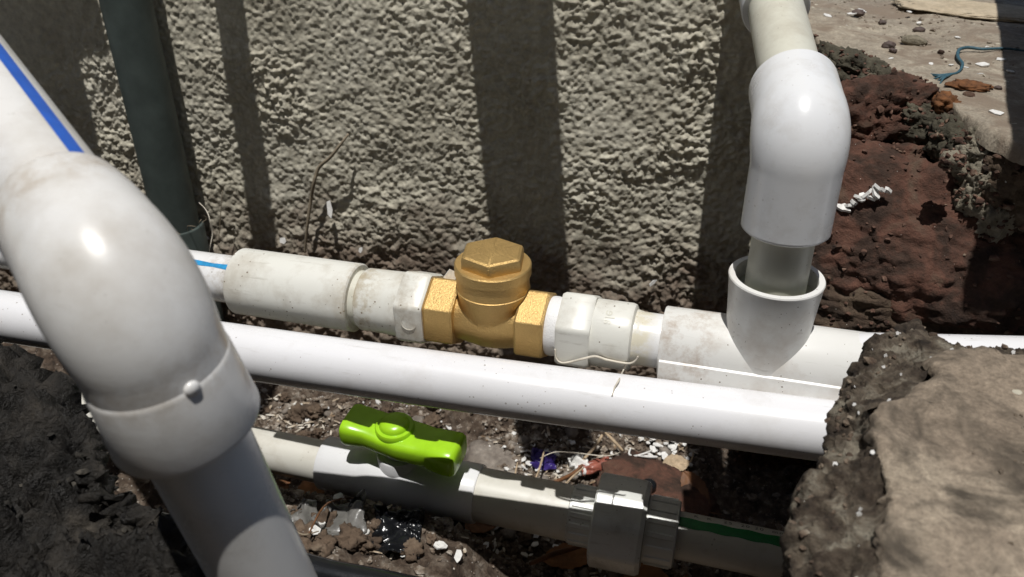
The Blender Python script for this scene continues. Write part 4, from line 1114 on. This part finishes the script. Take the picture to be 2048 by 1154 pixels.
for k in range(6500):
    if k % 3:
        x0, x1, y0, y1 = random.choice(vis); p = at(random.uniform(x0, x1), random.uniform(y0, y1), z=-Z0 + (.06 if y0 > 955 and x0 < 900 else .008))
    else: p = Vector((random.uniform(-.45, .15), random.uniform(.30, .65), 0))
    pts.append((p.x, p.y, fz(p.x, p.y)))
crumbs('gravel', pts, .0010, .0032, earth('mixed_gravel', [(.34, (.05, .036, .027)), (.46, (.15, .115, .085)), (.56, (.26, .22, .18)), (.66, (.48, .45, .40))], 140, .9, 400, .5, .001), 'fine grey brown gravel strewn over the trench floor')
q = Pf[:, 12:].reshape(-1, 3); crumbs('edge_crumbs', q[rng.integers(0, len(q), 1900)], .0005, .0020, earth('edge_crumb_mix', [(.34, (.035, .026, .02)), (.46, (.10, .07, .05)), (.56, (.19, .15, .11)), (.68, (.36, .32, .26))], 120, .95, 400, .5, .001), 'crumbs of brick and mortar along the ragged slab edge', 'crumbs')
q = Pl.reshape(-1, 3); crumbs('soil_crumbs', q[rng.integers(0, len(q), 2200)], .0006, .0024, earth('soil_crumb_mix', [(.34, (.008, .007, .006)), (.48, (.022, .020, .017)), (.58, (.05, .045, .037)), (.70, (.14, .125, .10))], 90, .85, 300, .6, .002), 'dark crumbs of soil on the near bank', 'crumbs')
q = Pb.reshape(-1, 3); crumbs('bank_crumbs', q[rng.integers(0, len(q), 2600)], .0010, .0036, earth('bank_crumb_mix', [(.34, (.025, .018, .013)), (.46, (.075, .05, .036)), (.58, (.15, .085, .06)), (.70, (.24, .20, .15))], 90, .95, 300, .6, .002), 'crumbs of earth and brick on the footing bank', 'crumbs')
tp = Pt[:, 30:200].reshape(-1, 3); crumbs('apron_grit', tp[rng.integers(0, len(tp), 1500)], .0005, .0017, earth('apron_grit_mix', [(.34, (.10, .07, .05)), (.5, (.24, .2, .16)), (.66, (.5, .46, .38))], 160, .95, 400, .5, .001), 'grit and dust crumbs over the concrete apron', 'grit')
sp = Ptop[:, 20:].reshape(-1, 3); crumbs('slab_grit', sp[rng.integers(0, len(sp), 1200)], .0003, .0010, earth('slab_grit_mix', [(.34, (.06, .045, .03)), (.5, (.2, .16, .12)), (.66, (.45, .41, .33))], 160, .95, 400, .5, .001), 'fine grit lying on the broken slab top', 'grit')
pts = []
bpy.context.view_layer.update()
for o in list(C.objects):
    if o.name.split('.')[0] in ('broken_brick', 'mortar_lump'):
        n = len(o.data.vertices); w = max(o.dimensions)
        for k in rng.integers(0, n, int(40 + w*2600)):
            p = o.matrix_world @ o.data.vertices[int(k)].co
            pts.append(tuple(p))
crumbs('brick_crumbs', pts, .0006, .0022, earth('brick_crumb_mix', [(.34, (.03, .018, .013)), (.46, (.09, .05, .036)), (.56, (.16, .09, .065)), (.68, (.28, .23, .17))], 110, .95, 300, .6, .002), 'crumbs clinging to the broken bricks and mortar', 'crumbs')
# pale shreds and slivers trodden into the rubble
def shreds():
    g = Geo()
    for k in range(420):
        x0, x1, y0, y1 = random.choice([(960, 1390, 855, 965), (960, 1390, 855, 965), (560, 1130, 985, 1115), (520, 720, 790, 870), (1130, 1330, 1100, 1154)])
        p = on_floor(random.uniform(x0, x1), random.uniform(y0, y1), .0025)
        L = random.uniform(.003, .011); w = random.uniform(.0004, .0014); a = random.uniform(0, 6.28)
        d = Vector((math.cos(a), math.sin(a), random.uniform(-.35, .35))).normalized(); e = d.cross(Vector((0, 0, 1))).normalized(); n = e.cross(d)
        bow = random.uniform(-.25, .35)*L
        rows = []
        for t_ in (-.5, -.2, .15, .5):
            c = p + d*L*t_ + n*(bow*(.25 - t_*t_)) + e*random.uniform(-.3, .3)*w
            ww = w*(.5 if abs(t_) > .4 else 1)
            rows.append([c - e*ww, c + n*w*.35, c + e*ww, c - n*w*.3])
        g.rings(rows, True, True, True)
    m = earth('pale_shreds', [(.36, (.22, .15, .09)), (.48, (.48, .40, .30)), (.58, (.70, .66, .58))], 60, .8, 300, .3, .0005)
    tag(link('litter_shreds', g.mesh(), m, smooth=30), 'pale shreds of paper and straw trodden into the rubble', 'litter', kind='stuff')
shreds()
